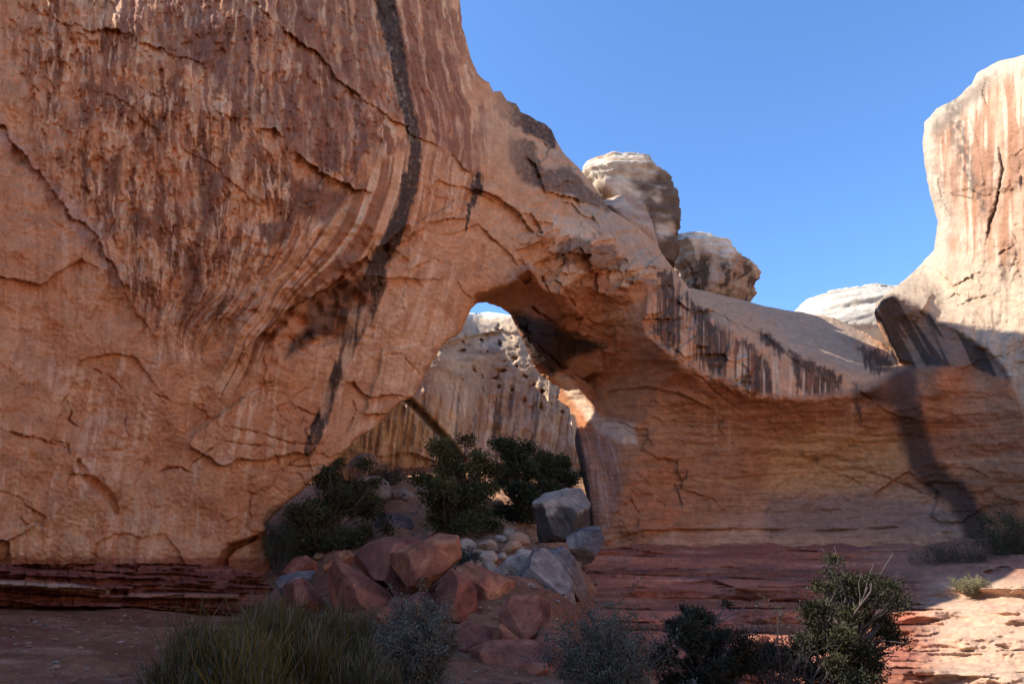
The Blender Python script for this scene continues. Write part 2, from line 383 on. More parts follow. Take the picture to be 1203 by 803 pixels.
CRA = [([(798,572),(806,560),(806,548)],1.7,.7),([(790,565),(797,580),(802,600)],1.5,.7),([(770,545),(782,538),(790,546)],1.3,.4),([(700,524),(740,522),(790,526)],1.2,.3),([(770,585),(782,596)],1.3,.4),
 ([(735,560),(740,585),(752,605),(745,628)],1.4,.4),([(760,475),(768,470),(776,476)],1.4,.4),([(820,440),(840,460),(862,478)],1.5,.5),([(985,545),(1040,560),(1075,575),(1110,590)],2.2,.5)]
CRR = [([(1172,165),(1178,200),(1170,245),(1163,262),(1158,290)],2.4,1.6),([(1150,100),(1158,118),(1162,130)],2.0,.9),([(1112,352),(1122,345),(1130,348)],1.6,.7),([(1172,300),(1185,292),(1198,283)],1.5,.6),
 ([(1100,200),(1106,230),(1118,260)],1.4,.5),([(1135,120),(1150,170),(1160,240)],1.5,.4),([(1120,362),(1140,352),(1175,345)],1.5,.5)]

SWOOSH = [(452,185),(478,180),(486,222),(466,272),(440,308),(400,338),(365,352),(330,388),(300,430),(268,470),(250,462),(280,390),(325,326),(385,262)]
def wall_depth(x, y):
    u = FLOW(x, y)
    Fd = WALL_F(x, y); Ud = WALL_U(x, y); Rd = CLIFF_R(x, y)
    wn_ = 2.0 * fbm(x / 9, y / 9, o=3)
    mu = pmask(x, y, U_REGION, 4.0 + 5 * sm(770, 800, x) * sm(1030, 1000, x), wn_ * (1 + 2.2 * sm(770, 800, x) * sm(1030, 1000, x))); mr = pmask(x, y, R_REGION, 4.0, 1.5 * wn_); mu = np.maximum(mu, pmask(x, y, R_REGION, 4.0, 14 + 0 * wn_))
    Y = Fd * (1 - mu) + Ud * mu
    Y = Y * (1 - mr) + Rd * mr
    swm = pmask(x, y, SWOOSH, 10, 4 * fbm(x / 14, y / 14, o=2))
    sc = Y / F
    mx, my = x * sc, y * sc                # rough metres
    left = sm(620, 560, x)
    # broad rock-fall scallops and blocky relief
    big = fbm(x / 120, y / 95, o=3)
    Y = Y + left * 0.8 * big
    rough = left * pmask(x, y, [(40,-200),(540,-200),(530,100),(480,140),(440,205),(370,260),(330,330),(280,380),(230,400),(160,370),(90,250),(30,170),(0,60)], 30) * (1 - swm)
    Y = Y + rough * (0.62 * ridged(u / 17, y / 52, o=4) - 0.5)
    Y = Y + rough * 0.34 * (np.floor(3.2 * fbm(u / 24 + 9, y / 44, o=4)) / 3.2)
    low = left * (1 - rough)
    Y = Y + low * 0.28 * fbm(x / 80, y / 80, o=3)
    pl = 2.2 * fbm(x / 110 + 4, y / 80, o=3) + 0.35 * fbm(x / 12, y / 9, o=2)
    Y = Y + low * (1 - swm) * 0.12 * (np.floor(pl * 2.5) / 2.5 + 0.35 * (pl * 2.5 - np.floor(pl * 2.5)))
    wx = x + 9 * fbm(x / 30 + 3, y / 30, o=3); wy = y + 9 * fbm(x / 30 + 8, y / 30 + 4, o=3)
    sp = sm(0.0, 0.25, fbm(x / 130 + 21, y / 100 + 7, o=2))
    hv, bd_, _ = voronoi((wx + .35 * wy) / 46, (wy - .12 * wx) / 34, 1); hv2, bd2, _ = voronoi((wx + .35 * wy) / 17, (wy - .12 * wx) / 14, 2)
    Y = Y + low * (1 - swm) * sm(200, 300, y + .2 * x) * (0.05 + .5 * sp) * (0.55 * hv + 0.22 * hv2)
    Y = Y + low * (1 - swm) * sm(230, 330, y + .2 * x) * 0.60 * voronoi((wx + .45 * wy) / 125, (wy - .1 * wx) / 84, 11)[0]
    Y = Y + low * (1 - swm) * sm(380, 440, y) * sp * 0.10 * np.exp(-(bd_ / .03) ** 2)
    # gentle flutes along the water flow
    Y = Y + (0.08 * sm(440, 380, y) + .22 * swm) * left * fbm(u / 9, y / 260, o=3)
    # swoosh: step off the streaked overhang into the hollow below it
    Y = Y + left * shelf(x, y, [(262,440),(300,398),(340,362),(385,338),(420,308),(455,285),(480,262)], 2.6, 40, 34)
    for ln, h, a, b in ((L1[:6], .75, 7, 14), (L1[4:], .35, 9, 12), (L2, 0.7, 7, 12), (L3, 0.7, 30, 34), (L4, 0.4, 5, 9), (L5, 0.25, 7, 12), (SLAB_EDGE, .4, 4, 6)):
        wl = [(p[0], p[1]) for p in ln]
        Y = Y + shelf(x + 7 * fbm(x / 16, y / 16, o=4), y + 12 * fbm(x / 24 + 7, y / 24, o=4), wl, h, a, b)
    Y = Y + shelf(x, y + 3 * fbm(x / 12, y / 12, o=2), [(405,447),(416,449),(426,462),(437,467),(460,462),(485,467),(492,462)], 1.0, 12, 9)
    Y = Y + shelf(x, y + 4 * fbm(x / 14, y / 14, o=3), [(540,232),(560,222),(585,232),(610,250),(622,268),(640,280)], .7, 12, 16)
    Y = Y + shelf(x, y + 4 * fbm(x / 14, y / 14, o=3), [(430,300),(470,286),(505,262),(535,255),(560,262),(600,300),(612,318)], 0.5, 12, 16)
    # deep pocket and the notch at the foot
    Y = Y + lmask(x, y, [(92,542,2.5),(102,560,4),(118,574,6),(130,586,5),(136,602,2.5)], 3.5 * fbm(x / 7, y / 7, o=3), 0.9) * 0.4
    Y = Y + pmask(x, y, [(252,667),(262,648),(272,640),(302,629),(300,634),(276,645),(268,655),(268,668)], 1.6) * 1.2
    Y = Y + pmask(x, y, [(268,640),(300,632),(318,622),(320,700),(266,700)], 4) * 0.7
    Y = Y + sm(640, 700, y) * left * 0.8
    for ln, w, dp in CR: Y = Y + crack(x + 2 * fbm(x / 7, y / 7, o=2), y + 2 * fbm(x / 7 + 5, y / 7, o=2), ln, w, dp)
    # span: blocky lip
    spn = sm(590, 640, x) * (1 - mu) * (1 - mr)
    Y = Y + spn * (0.35 * (ridged(x / 38, y / 24, o=3) - 0.75) + 0.2 * fbm(x / 10, y / 10, o=3))
    blk = spn * np.exp(-(seg_dist(x, y, LIP[4:26])[0] / 46) ** 2)
    qx = x + 8 * fbm(x / 26 + 1, y / 26, o=3); qy = y + 8 * fbm(x / 26 + 6, y / 26 + 2, o=3)
    v1, e1, _ = voronoi((qx - .4 * qy) / 40, (qy + .35 * qx) / 22, 5); v2_, e2, _ = voronoi((qx - .4 * qy) / 15, (qy + .3 * qx) / 10, 6)
    Y = Y + blk * (1.5 * v1 + .55 * v2_) + (spn - blk) * (0.5 * v1 + .25 * v2_) * sm(900, 780, x)
    for ln, h, a, b in (([(650,210),(690,262),(740,300),(790,345),(830,385),(850,400)], .25, 12, 18), ([(800,345),(850,372),(900,395),(930,420),(965,446),(1010,452)], .4, 14, 20), ([(610,175),(630,195),(640,225),(670,232),(712,246)], .9, 16, 14)):
        Y = Y + spn * shelf(x, y + 4 * fbm(x / 16, y / 16, o=3), ln, h, a, b)
    top = spn * sm(500, 470, y + 0) * sm(640, 760, x)
    # underside and alcove
    alc = mu
    Y = Y + alc * (0.9 * fbm(x / 90, y / 44, o=4) + 0.12 * fbm(x / 14, y / 7, o=3))
    bed = fbm(x / 260, (y + 10 * fbm(x / 120, y / 60, o=2)) / 9, o=3)
    Y = Y + alc * sm(430, 520, y) * (0.22 * bed + .10 * fbm(x / 60, (y + 10 * fbm(x / 120, y / 60, o=2)) / 3.2, o=3))
    under = alc * sm(760, 700, x) * sm(480, 440, y)
    Y = Y + under * (1.1 * voronoi((qx + .6 * qy) / 46, (qy - .5 * qx) / 26, 7)[0] + .4 * v2_)
    Y = Y + alc * (1 - under) * (.55 * voronoi((qx + .3 * qy) / 70, (qy - .1 * qx) / 38, 8)[0] + .18 * voronoi(qx / 26, qy / 12, 9)[0]) * sm(-.15, .2, fbm(x / 120 + 4, y / 60, o=2)) * sm(640, 600, y)
    Y = Y + alc * shelf(x, y, [(690,641),(760,622),(860,620),(960,622),(1060,618),(1140,628)], 0.7, 8, 8)
    Y = Y + alc * shelf(x, y, [(706,470),(718,458),(760,454),(800,462),(836,480),(870,488)], 0.8, 10, 10)
    Y = Y - alc * lmask(x, y, [(676,500,4),(690,540,9),(700,590,12),(706,630,12)], 0, 0.9) * 0.5
    for ln, w, dp in CRA: Y = Y + crack(x + 2 * fbm(x / 7, y / 7, o=2), y + 2 * fbm(x / 7 + 5, y / 7, o=2), ln, w, dp)
    # right cliff
    Y = Y + mr * (0.7 * fbm(x / 40, y / 90, o=3) + 0.14 * fbm(x / 9, y / 80, o=3))
    pr = 2.0 * fbm(x / 30 + 1, y / 48 + 6, o=3); Y = Y + mr * 0.16 * (np.floor(pr * 2) / 2)
    for ln, w, dp in CRR: Y = Y + crack(x + 2 * fbm(x / 7, y / 7, o=2), y + 2 * fbm(x / 7 + 5, y / 7, o=2), ln, w, dp)
    # fine chips everywhere
    Y = Y + (1 - .75 * mr) * 0.10 * fbm(x / 5, y / 5, o=3) + (1 - mr) * 0.07 * np.abs(fbm(x / 11 + 3, y / 8, o=3))
    return Y

def wall_color(x, y, V):
    u = FLOW(x, y); n = lambda fx, fy, o=4, s=0: fbm(x / fx + s, y / fy + s, o=o)
    wn_ = 2.0 * fbm(x / 9, y / 9, o=3)
    mu = pmask(x, y, U_REGION, 4.0 + 5 * sm(770, 800, x) * sm(1030, 1000, x), wn_ * (1 + 2.2 * sm(770, 800, x) * sm(1030, 1000, x))); mr = pmask(x, y, R_REGION, 4.0, 1.5 * wn_); mu = np.maximum(mu, pmask(x, y, R_REGION, 4.0, 14 + 0 * wn_))
    fl = lambda a, b, o=4, s=0: fbm(u / a + s, y / b + s, o=o)
    c = mix((0.47, 0.205, 0.100), (0.52, 0.262, 0.142), sm(-0.35, 0.35, n(90, 90)))
    c = mix(c, (0.41, 0.150, 0.070), 0.7 * sm(0.05, 0.45, n(60, 40, 5, 3)))
    c = mix(c, (0.60, 0.345, 0.210), 0.8 * sm(440, 380, y) * sm(0.10, 0.30, fl(13, 200, 4, 5)) * sm(-0.3, 0.25, n(60, 80, 3, 9)))
    c = mix(c, (0.36, 0.130, 0.065), 0.5 * sm(440, 380, y) * sm(0.12, 0.28, fl(10, 160, 4, 15)) * sm(-0.2, 0.3, n(60, 80, 3, 19)))
    # rough upper wall: desert varnish in drips, pale scars where flakes came off
    up = pmask(x, y, [(30,-200),(540,-200),(566,215),(520,190),(484,160),(450,190),(400,250),(345,310),(290,370),(240,410),(205,420),(165,380),(120,290),(80,230),(40,130)], 24, 34 * n(30, 30, 3))
    wv = u + 5 * n(16, 22, 3, 40)
    fv = lambda a, b, o=4, q=0: fbm(wv / a + q, y / b + q, o=o)
    d1 = fv(15, 75, 5, 2) + 0.55 * n(55, 45, 3, 2)
    c = mix(c, (0.255, 0.098, 0.052), up * 0.88 * sm(-0.02, 0.09, d1))
    c = mix(c, (0.165, 0.066, 0.040), up * 0.85 * sm(0.17, 0.30, fv(19, 95, 5, 13) + 0.4 * n(60, 60, 2, 5)))
    c = mix(c, (0.63, 0.370, 0.225), up * 0.85 * sm(0.13, 0.20, fv(5.5, 34, 4, 8) + .25 * n(40, 40, 2, 3)))
    c = mix(c, (0.66, 0.400, 0.250), up * 0.6 * sm(0.10, 0.2, fv(9, 50, 4, 28)) * sm(150, 260, y))
    pur = 8 * n(20, 20, 3)
    dk = pmask(x, y, [(265,-200),(520,-200),(532,40),(548,110),(565,208),(535,190),(484,150),(440,120),(400,92),(350,44),(290,-2)], 7, pur)
    c = mix(c, (0.215, 0.080, 0.047), dk * 0.85 * sm(-0.30, 0.05, fv(8, 130, 4, 4)))
    c = mix(c, (0.45, 0.22, 0.13), dk * 0.7 * sm(0.16, 0.26, fv(6, 90, 4, 44)))
    dk2 = pmask(x, y, [(150,-200),(290,-200),(300,8),(350,52),(392,82),(436,125),(450,160),(430,222),(395,205),(345,178),(310,146),(270,110),(240,80),(190,60),(130,38)], 7, 9 * n(18, 18, 3))
    c = mix(c, (0.225, 0.088, 0.054), dk2 * 0.75 * sm(-0.22, 0.08, fv(8, 140, 4, 6)))
    c = mix(c, (0.150, 0.068, 0.052), dk2 * 0.6 * sm(0.05, 0.3, fv(22, 120, 4, 36)))
    c = mix(c, (0.175, 0.072, 0.045), 0.85 * pmask(x, y, [(340,210),(415,225),(440,228),(425,250),(380,262),(350,250)], 8, 7*n(12,12,3)))
    for pg in ([(235,205),(262,200),(250,262),(228,300),(236,250)], [(125,190),(140,180),(138,235),(120,215)], [(300,262),(345,258),(340,280),(318,290)], [(215,290),(235,280),(240,340),(215,385)]):
        c = mix(c, (0.19, 0.078, 0.048), 0.8 * pmask(x, y, pg, 4, 5 * n(10, 14, 3)))
    c = mix(c, (0.36, 0.22, 0.20), 0.5 * lmask(x, y, [(0,150,6),(25,185,8),(55,212,9),(85,250,10),(115,290,8),(140,332,5)], 6 * n(14, 14, 3), .8))
    # striped swoosh
    sw = pmask(x, y, SWOOSH, 5, 5 * n(14, 14, 3))
    c = mix(c, (0.56, 0.300, 0.170), sw * 0.92)
    c = mix(c, (0.275, 0.108, 0.054), sw * 0.95 * sm(0.02, 0.09, fl(8.5, 600, 2, 21)))
    c = mix(c, (0.20, 0.080, 0.045), sw * 0.7 * sm(0.20, 0.26, fl(5, 400, 3, 71)))
    c = mix(c, (0.66, 0.42, 0.26), sw * 0.6 * sm(0.16, 0.22, fl(6, 400, 2, 61)))
    fo = pmask(x, y, [(490,160),(560,212),(552,250),(505,270),(470,290),(482,230)], 8, 4 * n(12, 12, 2))
    c = mix(c, (0.29, 0.118, 0.064), fo * 0.8 * sm(0.02, 0.12, fl(5.5, 120, 4, 81)))
    c = mix(c, (0.60, 0.35, 0.22), fo * 0.6 * sm(0.12, 0.2, fl(5, 100, 4, 91)))
    # pale wall right of the black streak
    pr = pmask(x, y, [(440,300),(505,265),(560,270),(545,350),(515,400),(485,465),(437,466),(412,440),(425,380)], 14, 5 * n(12, 12, 2))
    c = mix(c, (0.53, 0.290, 0.172), pr * 0.6)
    c = mix(c, (0.64, 0.400, 0.262), pr * 0.8 * sm(0.10, 0.26, fl(11, 300, 3, 31)))
    # black streaks
    bw = 4.0 * n(6, 12, 5, 3) + 5.5 * fl(2.6, 50, 3, 3)
    for ln in ([(448,-20,12),(455,20,11),(466,60,10),(474,110,8),(484,150,7),(489,172,7),(484,215,8),(472,250,9),(458,285,10),(444,310,11)], [(446,305,10),(440,330,14),(428,370,13),(413,395,10),(400,430,8),(388,465,7),(378,492,8),(368,515,7),(362,530,4)],
               [(476,205,3),(474,240,4),(468,285,2)], [(562,205,4),(560,225,6),(552,245,3),(548,270,1.5)], [(405,404,3),(398,425,3),(392,448,2),(376,470,1.5)]):
        c = mix(c, (0.058, 0.036, 0.027), np.clip(1.1 * lmask(x, y, ln, bw, 0.16) * (0.9 + 0.7 * n(4, 6, 4)), 0, .97))
    c = mix(c, (0.095, 0.052, 0.040), 0.97 * pmask(x, y, [(362,352),(395,332),(430,325),(440,345),(425,385),(405,398),(375,395),(350,412),(335,422),(338,408),(358,385)], 5, 4 * n(10, 10, 3)) * (0.9 + 0.7 * fl(6, 40, 3)))
    c = mix(c, (0.36, 0.27, 0.20), 0.5 * lmask(x, y, [(452,60,10),(470,120,9),(484,160,7)], 4 * n(6, 6, 3)) * sm(0.0, 0.3, n(4, 6, 3, 5)))
    lw = sm(620, 540, x) * sm(330, 430, y + .25 * (x - 200)) * (1 - sw)
    xs_ = x + .16 * (y - 500) + 5 * n(30, 40, 3, 12)
    c = mix(c, (0.64, 0.395, 0.255), lw * 0.65 * sm(0.06, 0.26, fbm(xs_ / 12, y / 120 + 3, o=4) + .6 * n(80, 60, 2, 7)))
    c = mix(c, (0.37, 0.150, 0.078), lw * 0.6 * sm(0.08, 0.30, n(34, 26, 5, 61)))
    c = mix(c, (0.36, 0.150, 0.082), lw * 0.45 * sm(0.16, 0.24, fbm(xs_ / 6 + 9, y / 70, o=4)))
    # foot of the wall
    c = mix(c, (0.30, 0.105, 0.065), 0.85 * sm(652, 657, y + 3 * n(12, 8, 3)) * sm(340, 300, x))
    c = mix(c, (0.50, 0.29, 0.17), 0.8 * sm(661, 664, y + 2 * n(12, 8, 3)) * sm(190, 150, x))
    c = mix(c, (0.58, 0.38, 0.24), 0.5 * pmask(x, y, [(0,610),(160,560),(200,600),(190,655),(0,655)], 30, 20 * n(20, 30, 4)) * sm(-.1, .2, fl(12, 60, 4)))
    # span exterior: weathered grey-brown top, dark lichen
    spn = sm(565, 625, x + 8 * n(14, 14, 3)) * (1 - mu) * (1 - mr)
    c = mix(c, (0.44, 0.245, 0.145), spn * 0.6)
    topd = sm(0, 60, -seg_dist(x, y, LIP)[0] + 75) # near lip = 1
    gt = spn * pmask(x, y, [(640,160),(720,250),(820,335),(950,360),(1060,420),(1060,440),(1000,440),(950,425),(900,405),(850,385),(800,350),(740,300),(690,260),(650,205)], 12, 8 * n(16, 12, 4))
    c = mix(c, (0.345, 0.235, 0.165), gt * 0.85)
    c = mix(c, (0.300, 0.225, 0.175), spn * 0.8 * pmask(x, y, [(870,350),(1000,372),(1050,430),(990,436),(940,410)], 10, 5 * n(14, 14, 3)))
    for pg, k in (([(598,160),(625,165),(640,200),(665,195),(720,245),(716,250),(670,230),(640,222),(615,215),(600,190)], .85), ([(655,285),(680,275),(700,290),(690,305),(668,312),(655,305)], .7), ([(690,290),(720,285),(735,310),(715,320),(695,312)], .7), ([(556,80),(600,110),(658,158),(652,174),(618,156),(586,134),(566,110)], 1.1), ([(735,318),(770,330),(780,345),(740,342)], .6)):
        c = mix(c, (0.105, 0.058, 0.042), spn * k * pmask(x, y, pg, 2.5, 9 * n(9, 8, 5)) * np.clip(.95 + .8 * n(4, 4, 3), 0, 1))
    c = mix(c, (0.50, 0.36, 0.26), spn * 0.6 * pmask(x, y, [(645,252),(672,255),(700,270),(690,282),(660,275)], 3, 3 * n(9, 9, 3)))
    bx_ = x + 3 * n(10, 30, 3, 8)
    for pg in ([(772,318),(790,316),(800,335),(806,385),(800,412),(785,404),(768,392),(776,350)], [(806,345),(832,362),(852,392),(850,440),(832,438),(812,420)], [(858,388),(884,402),(910,430),(912,466),(880,466),(862,452)], [(926,408),(955,420),(990,440),(985,466),(950,468),(930,455)],
               [(880,372),(905,392),(930,412),(915,420),(890,400)], [(1000,400),(1030,408),(1058,428),(1052,442),(1020,440)], [(998,448),(1010,446),(1014,490),(1004,492)]):
        dz = 10 * fbm(bx_ / 4.5, y / 70, o=3) + 9 * fbm(x / 14 + 3, y / 12, o=4)
        c = mix(c, (0.062, 0.037, 0.028), np.clip(1.1 * pmask(x, y, pg, 2.5, dz - 3) * (0.85 + 0.7 * n(4, 14, 3)), 0, .95))
    c = mix(c, (0.075, 0.044, 0.033), 0.85 * spn * pmask(x, y, [(765,330),(800,345),(850,385),(905,415),(985,446),(985,468),(880,468),(800,428),(762,394)], 8, 5 * n(12, 12, 3)) * sm(0.08, 0.18, fbm(bx_ / 6 + 40, y / 160, o=3)))
    band = spn * pmask(x, y, [(765,345),(800,360),(850,395),(900,420),(960,440),(1000,455),(960,468),(880,466),(800,427),(762,392)], 6)
    c = mix(c, (0.58, 0.37, 0.245), band * 0.75 * sm(0.1, 0.25, fbm(x / 6 + 3, y / 120, o=3)))
    c = mix(c, (0.26, 0.105, 0.06), band * 0.6 * sm(0.02, 0.3, fbm(x / 9 + 13, y / 120, o=3)))
    c = mix(c, (0.30, 0.155, 0.095), 0.75 * spn * sm(9, 2, seg_dist(x, y, LIP[18:])[0] + 4 * n(10, 6, 3)))
    # underside + alcove
    al = mix((0.40, 0.150, 0.070), (0.36, 0.165, 0.085), sm(-0.3, 0.3, n(80, 60)))
    yb = y + 12 * n(130, 60, 2) + 10 * sm(850, 1100, x)
    bd = fbm(x / 420, yb / 13, o=4)
    al = mix(al, (0.50, 0.270, 0.135), 0.55 * sm(0.05, 0.35, bd) * sm(740, 880, x))
    al = mix(al, (0.27, 0.110, 0.060), 0.6 * sm(0.0, -0.35, bd) * sm(740, 880, x))
    al = mix(al, (0.47, 0.28, 0.185), 0.6 * pmask(x, y, [(930,560),(1080,570),(1130,610),(1140,640),(850,640),(820,625)], 16, 10 * n(40, 10, 3)))
    al = mix(al, (0.50, 0.27, 0.16), 0.7 * pmask(x, y, [(704,622),(1150,612),(1150,642),(704,644)], 4, 2 * n(20, 8, 3)) * sm(-.3, .2, n(60, 12, 3)))
    al = mix(al, (0.52, 0.30, 0.19), 0.5 * sm(0.12, 0.3, fbm(x / 8 + 4, y / 150, o=3)) * pmask(x, y, [(800,460),(1080,470),(1060,540),(830,530)], 20))
    al = mix(al, (0.215, 0.082, 0.045), 0.65 * sm(46, 4, seg_dist(x, y, [(757,392),(798,427),(858,450),(930,470),(1000,462),(1050,436)])[0] + 8 * n(24, 14, 3)) * sm(-.3, .15, n(30, 18, 3, 5)))  # shade under the lip painted into the alcove colour
    al = mix(al, (0.52, 0.285, 0.120), 0.6 * pmask(x, y, [(900,520),(960,500),(1060,510),(1080,545),(1000,580),(900,575)], 14, 12 * n(70, 9, 3)))
    al = mix(al, (0.23, 0.150, 0.125), 0.6 * pmask(x, y, [(900,585),(1000,580),(1130,600),(1150,625),(900,630)], 8, 8 * n(60, 9, 3)))
    al = al * (1 + .30 * fbm(x / 90, yb / 2.6, o=4) * sm(440, 500, y) + .22 * n(9, 6, 4, 33))[..., None]
    al = mix(al, (0.16, 0.07, 0.045), .5 * sm(.20, .30, fbm(x / 34 + 5, yb / 3.2, o=4)))
    # far edge of the opening: purple-grey banded jamb and black streak
    jb = pmask(x, y, [(672,500),(700,505),(728,525),(732,560),(726,600),(706,640),(690,600)], 6, 9 * n(16, 16, 4))
    jd = (x - 676) * 0.95 - (y - 500) * 0.22 
    al = mix(al, (0.25, 0.135, 0.105), jb * 0.6)
    al = mix(al, (0.42, 0.25, 0.20), jb * 0.7 * sm(0.0, 0.2, fbm((jd + 5 * n(30, 24, 3, 2)) / 3.4, y / 60, o=3)))
    al = mix(al, (0.045, 0.034, 0.034), 0.92 * lmask(x, y, [(672,490,4),(680,535,6),(688,580,5),(695,615,3)], 1.2 * n(7, 14, 3), 0.4))
    al = mix(al, (0.56, 0.40, 0.30), 0.85 * pmask(x, y, [(640,430),(672,445),(690,470),(705,490),(745,498),(748,522),(728,520),(700,505)], 4, 3 * n(8, 8, 3)))  # sunlit patch and rim painted pale into the jamb colour
    # blackened ceiling of the span
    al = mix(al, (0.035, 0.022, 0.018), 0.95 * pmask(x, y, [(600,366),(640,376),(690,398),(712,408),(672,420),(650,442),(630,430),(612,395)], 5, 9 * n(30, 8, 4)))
    al = mix(al, (0.47, 0.24, 0.13), 0.5 * pmask(x, y, [(700,350),(755,345),(756,385),(770,410),(740,405),(705,385)], 8, 5 * n(12, 12, 3)))
    # dark wash down the alcove
    dw = 6 * n(9, 26, 5, 4)
    al = mix(al, (0.080, 0.044, 0.034), 0.95 * lmask(x, y, [(1058,440,17),(1064,470,17),(1072,505,16),(1082,540,16),(1100,565,17),(1125,580,16),(1142,610,14),(1150,650,14)], dw, 0.4))
    al = mix(al, (0.085, 0.05, 0.04), 0.85 * lmask(x, y, [(1010,455,12),(1035,462,13),(1060,470,10)], dw, 0.6))
    al = mix(al, (0.085, 0.05, 0.04), 0.8 * lmask(x, y, [(1003,458,4),(1008,480,3),(1012,496,1)], dw * .5, 0.6))
    # striped overhang below the right-hand cliff, its shade painted into the dark base
    ov = pmask(x, y, [(1020,340),(1062,344),(1100,369),(1160,408),(1200,440),(1180,446),(1140,430),(1090,430),(1050,438),(1030,396)], 3, 3 * n(9, 9, 2))
    al = mix(al, (0.215, 0.135, 0.098), ov)
    al = mix(al, (0.050, 0.034, 0.028), ov * 0.92 * sm(-0.08, 0.06, fbm((x * 0.86 - y * 0.5) / 15 + 2, (x * .5 + y * .86) / 200, o=3)))
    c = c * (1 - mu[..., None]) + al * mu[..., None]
    # right cliff: pale, pink streaks
    cr = mix((0.60, 0.40, 0.28), (0.47, 0.245, 0.150), sm(-0.12, 0.14, fbm(x / 14, (y + 0.3 * x) / 150, o=4)))
    cr = mix(cr, (0.70, 0.55, 0.42), 0.85 * sm(0.08, 0.2, fbm(x / 8 + 5, (y + .3 * x) / 130, o=4)))
    cr = mix(cr, (0.38, 0.19, 0.125), 0.75 * sm(0.0, 0.22, fbm(x / 14 + 15, y / 90, o=4)) * sm(340, 280, y) * sm(120, 200, y))
    cr = mix(cr, (0.62, 0.52, 0.41), 0.85 * sm(26, 6, seg_dist(x, y, [(1040,346),(1072,321),(1097,294),(1104,259),(1086,200),(1084,150),(1122,117),(1150,85),(1203,62),(1300,40)])[0] + 8 * n(14, 14, 3)))
    cr = mix(cr, (0.62, 0.49, 0.37), 0.8 * pmask(x, y, [(1030,350),(1100,295),(1150,300),(1210,330),(1210,480),(1160,412),(1100,372)], 10, 10 * n(16, 12, 3)))
    cr = mix(cr, (0.11, 0.09, 0.08), 0.75 * lmask(x, y, [(1120,120,8),(1126,160,9),(1134,190,9),(1146,225,5),(1156,245,3)], 5 * n(6, 12, 4), 0.8) * sm(-.25, .15, n(5, 9, 3, 3)))
    cr = mix(cr, (0.28, 0.20, 0.15), 0.7 * pmask(x, y, [(1092,150),(1122,122),(1150,95),(1170,85),(1160,110),(1130,130),(1100,165)], 5, 6 * n(8, 8, 4)))
    c = c * (1 - mr[..., None]) + 0.68 * np.array([1.0, .93, .88]) * cr * mr[..., None]
    # cracks hold dark dirt
    for ln, w, dp in CR + CRA: c = mix(c, (0.13, 0.062, 0.040), 0.35 * np.clip(crack(x + 2 * fbm(x / 7, y / 7, o=2), y + 2 * fbm(x / 7 + 5, y / 7, o=2), ln, w * 0.8, 1.0), 0, 1))
    for ln, w, dp in CRR: c = mix(c, (0.12, 0.07, 0.05), 0.8 * np.clip(crack(x + 2 * fbm(x / 7, y / 7, o=2), y + 2 * fbm(x / 7 + 5, y / 7, o=2), ln, w * 0.8, 1.0), 0, 1))
    c = c * (1 + 0.16 * n(5, 5, 3, 6) + 0.12 * n(24, 18, 4, 1))[..., None]
    return c * mix((1.20, 1.18, 1.06), (1.02, 1.04, .98), np.maximum(mu, mr))

XS = lines(-350, 0, 7) + lines(0, 1206, 1.3) + lines(1206, 1451, 7)
YS = lines(-192, 0, 6) + lines(0, 700, 1.3) + lines(700, 722, 4)
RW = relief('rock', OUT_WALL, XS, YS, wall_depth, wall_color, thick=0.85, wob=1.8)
fx, fy = RW['fx'], RW['fy']
bl = np.interp(fy, [-400, 90, 160, 240, 320, 345, 360], [560, 562, 585, 600, 604, 590, 566])      # where the wall turns into the span
br = np.interp(fy, [300, 424, 440, 470, 520, 570, 610, 700], [1036, 1051, 1060, 1072, 1086, 1112, 1142, 1150])
is_left = (fx < bl) & ((fx < 566) | (fy < 345))
is_right = ~is_left & ((fx > br) | ((fy < 424) & (fx > 1020) & inside(fx, fy, [(1026,340),(1450,-200),(1450,700),(1060,430),(1047,412),(1028,372)])))
is_mid = ~is_left & ~is_right
lip_y = np.interp(fx, [p[0] for p in LIP[:12]] + [656, 694, 737, 760, 798, 858, 900, 1050], [p[1] for p in LIP[:12]] + [345, 318, 341, 395, 428, 450, 470, 440])
is_span = is_mid & ((fy < lip_y) | ((fy < 470) & (fx < 720)))
o = emit(RW, 'cliff_wall', M_ROCK, is_left); tag(o, 'towering orange sandstone wall with dark varnish streaks filling the left side', 'cliff')
v5, f5 = ico(5)
sun_block = np.sign(v5) * np.abs(v5) ** 0.6 * np.array([8., 30., 30.]); sun_block += v5 * (1.5 * fbm(v5[:, 0] * 4, v5[:, 1] * 4, v5[:, 2] * 4, o=4))[:, None]
sun_block = sun_block + np.array([-34., 30., 6.])
sun_block2 = np.sign(v5) * np.abs(v5) ** 0.4 * np.array([7.5, 5.6, 19.4]) * (1 + .05 * fbm(v5[:, 0] * 4 + 3, v5[:, 1] * 4, v5[:, 2] * 4, o=3))[:, None] + np.array([-12.5, 43.5, 42.])
sun_block = np.concatenate([sun_block, sun_block2])
make_mesh('sun_blocker', sun_block, None, M_ROCK, o, np.full((len(sun_block), 3), (0.45, 0.25, 0.15)), tris=np.concatenate([f5, f5 + len(v5)]))  # unseen masses added behind the wall to block the sun
arch = empty('natural_arch', tuple(at(690, 640, 46.5))); tag(arch, 'natural rock arch whose span crosses from the streaked wall to the alcove', 'arch')
for nm, s in (('span', is_span), ('abutment', is_mid & ~is_span)):
    p = emit(RW, nm, M_ROCK, s, arch); p.matrix_parent_inverse = arch.matrix_world.inverted(); p.location = (-arch.location.x, -arch.location.y, -arch.location.z)
    p.matrix_parent_inverse.identity()
o = emit(RW, 'cliff', M_ROCK, is_right); tag(o, 'sunlit pale cliff with pink streaks and a long crack at the right edge', 'cliff')

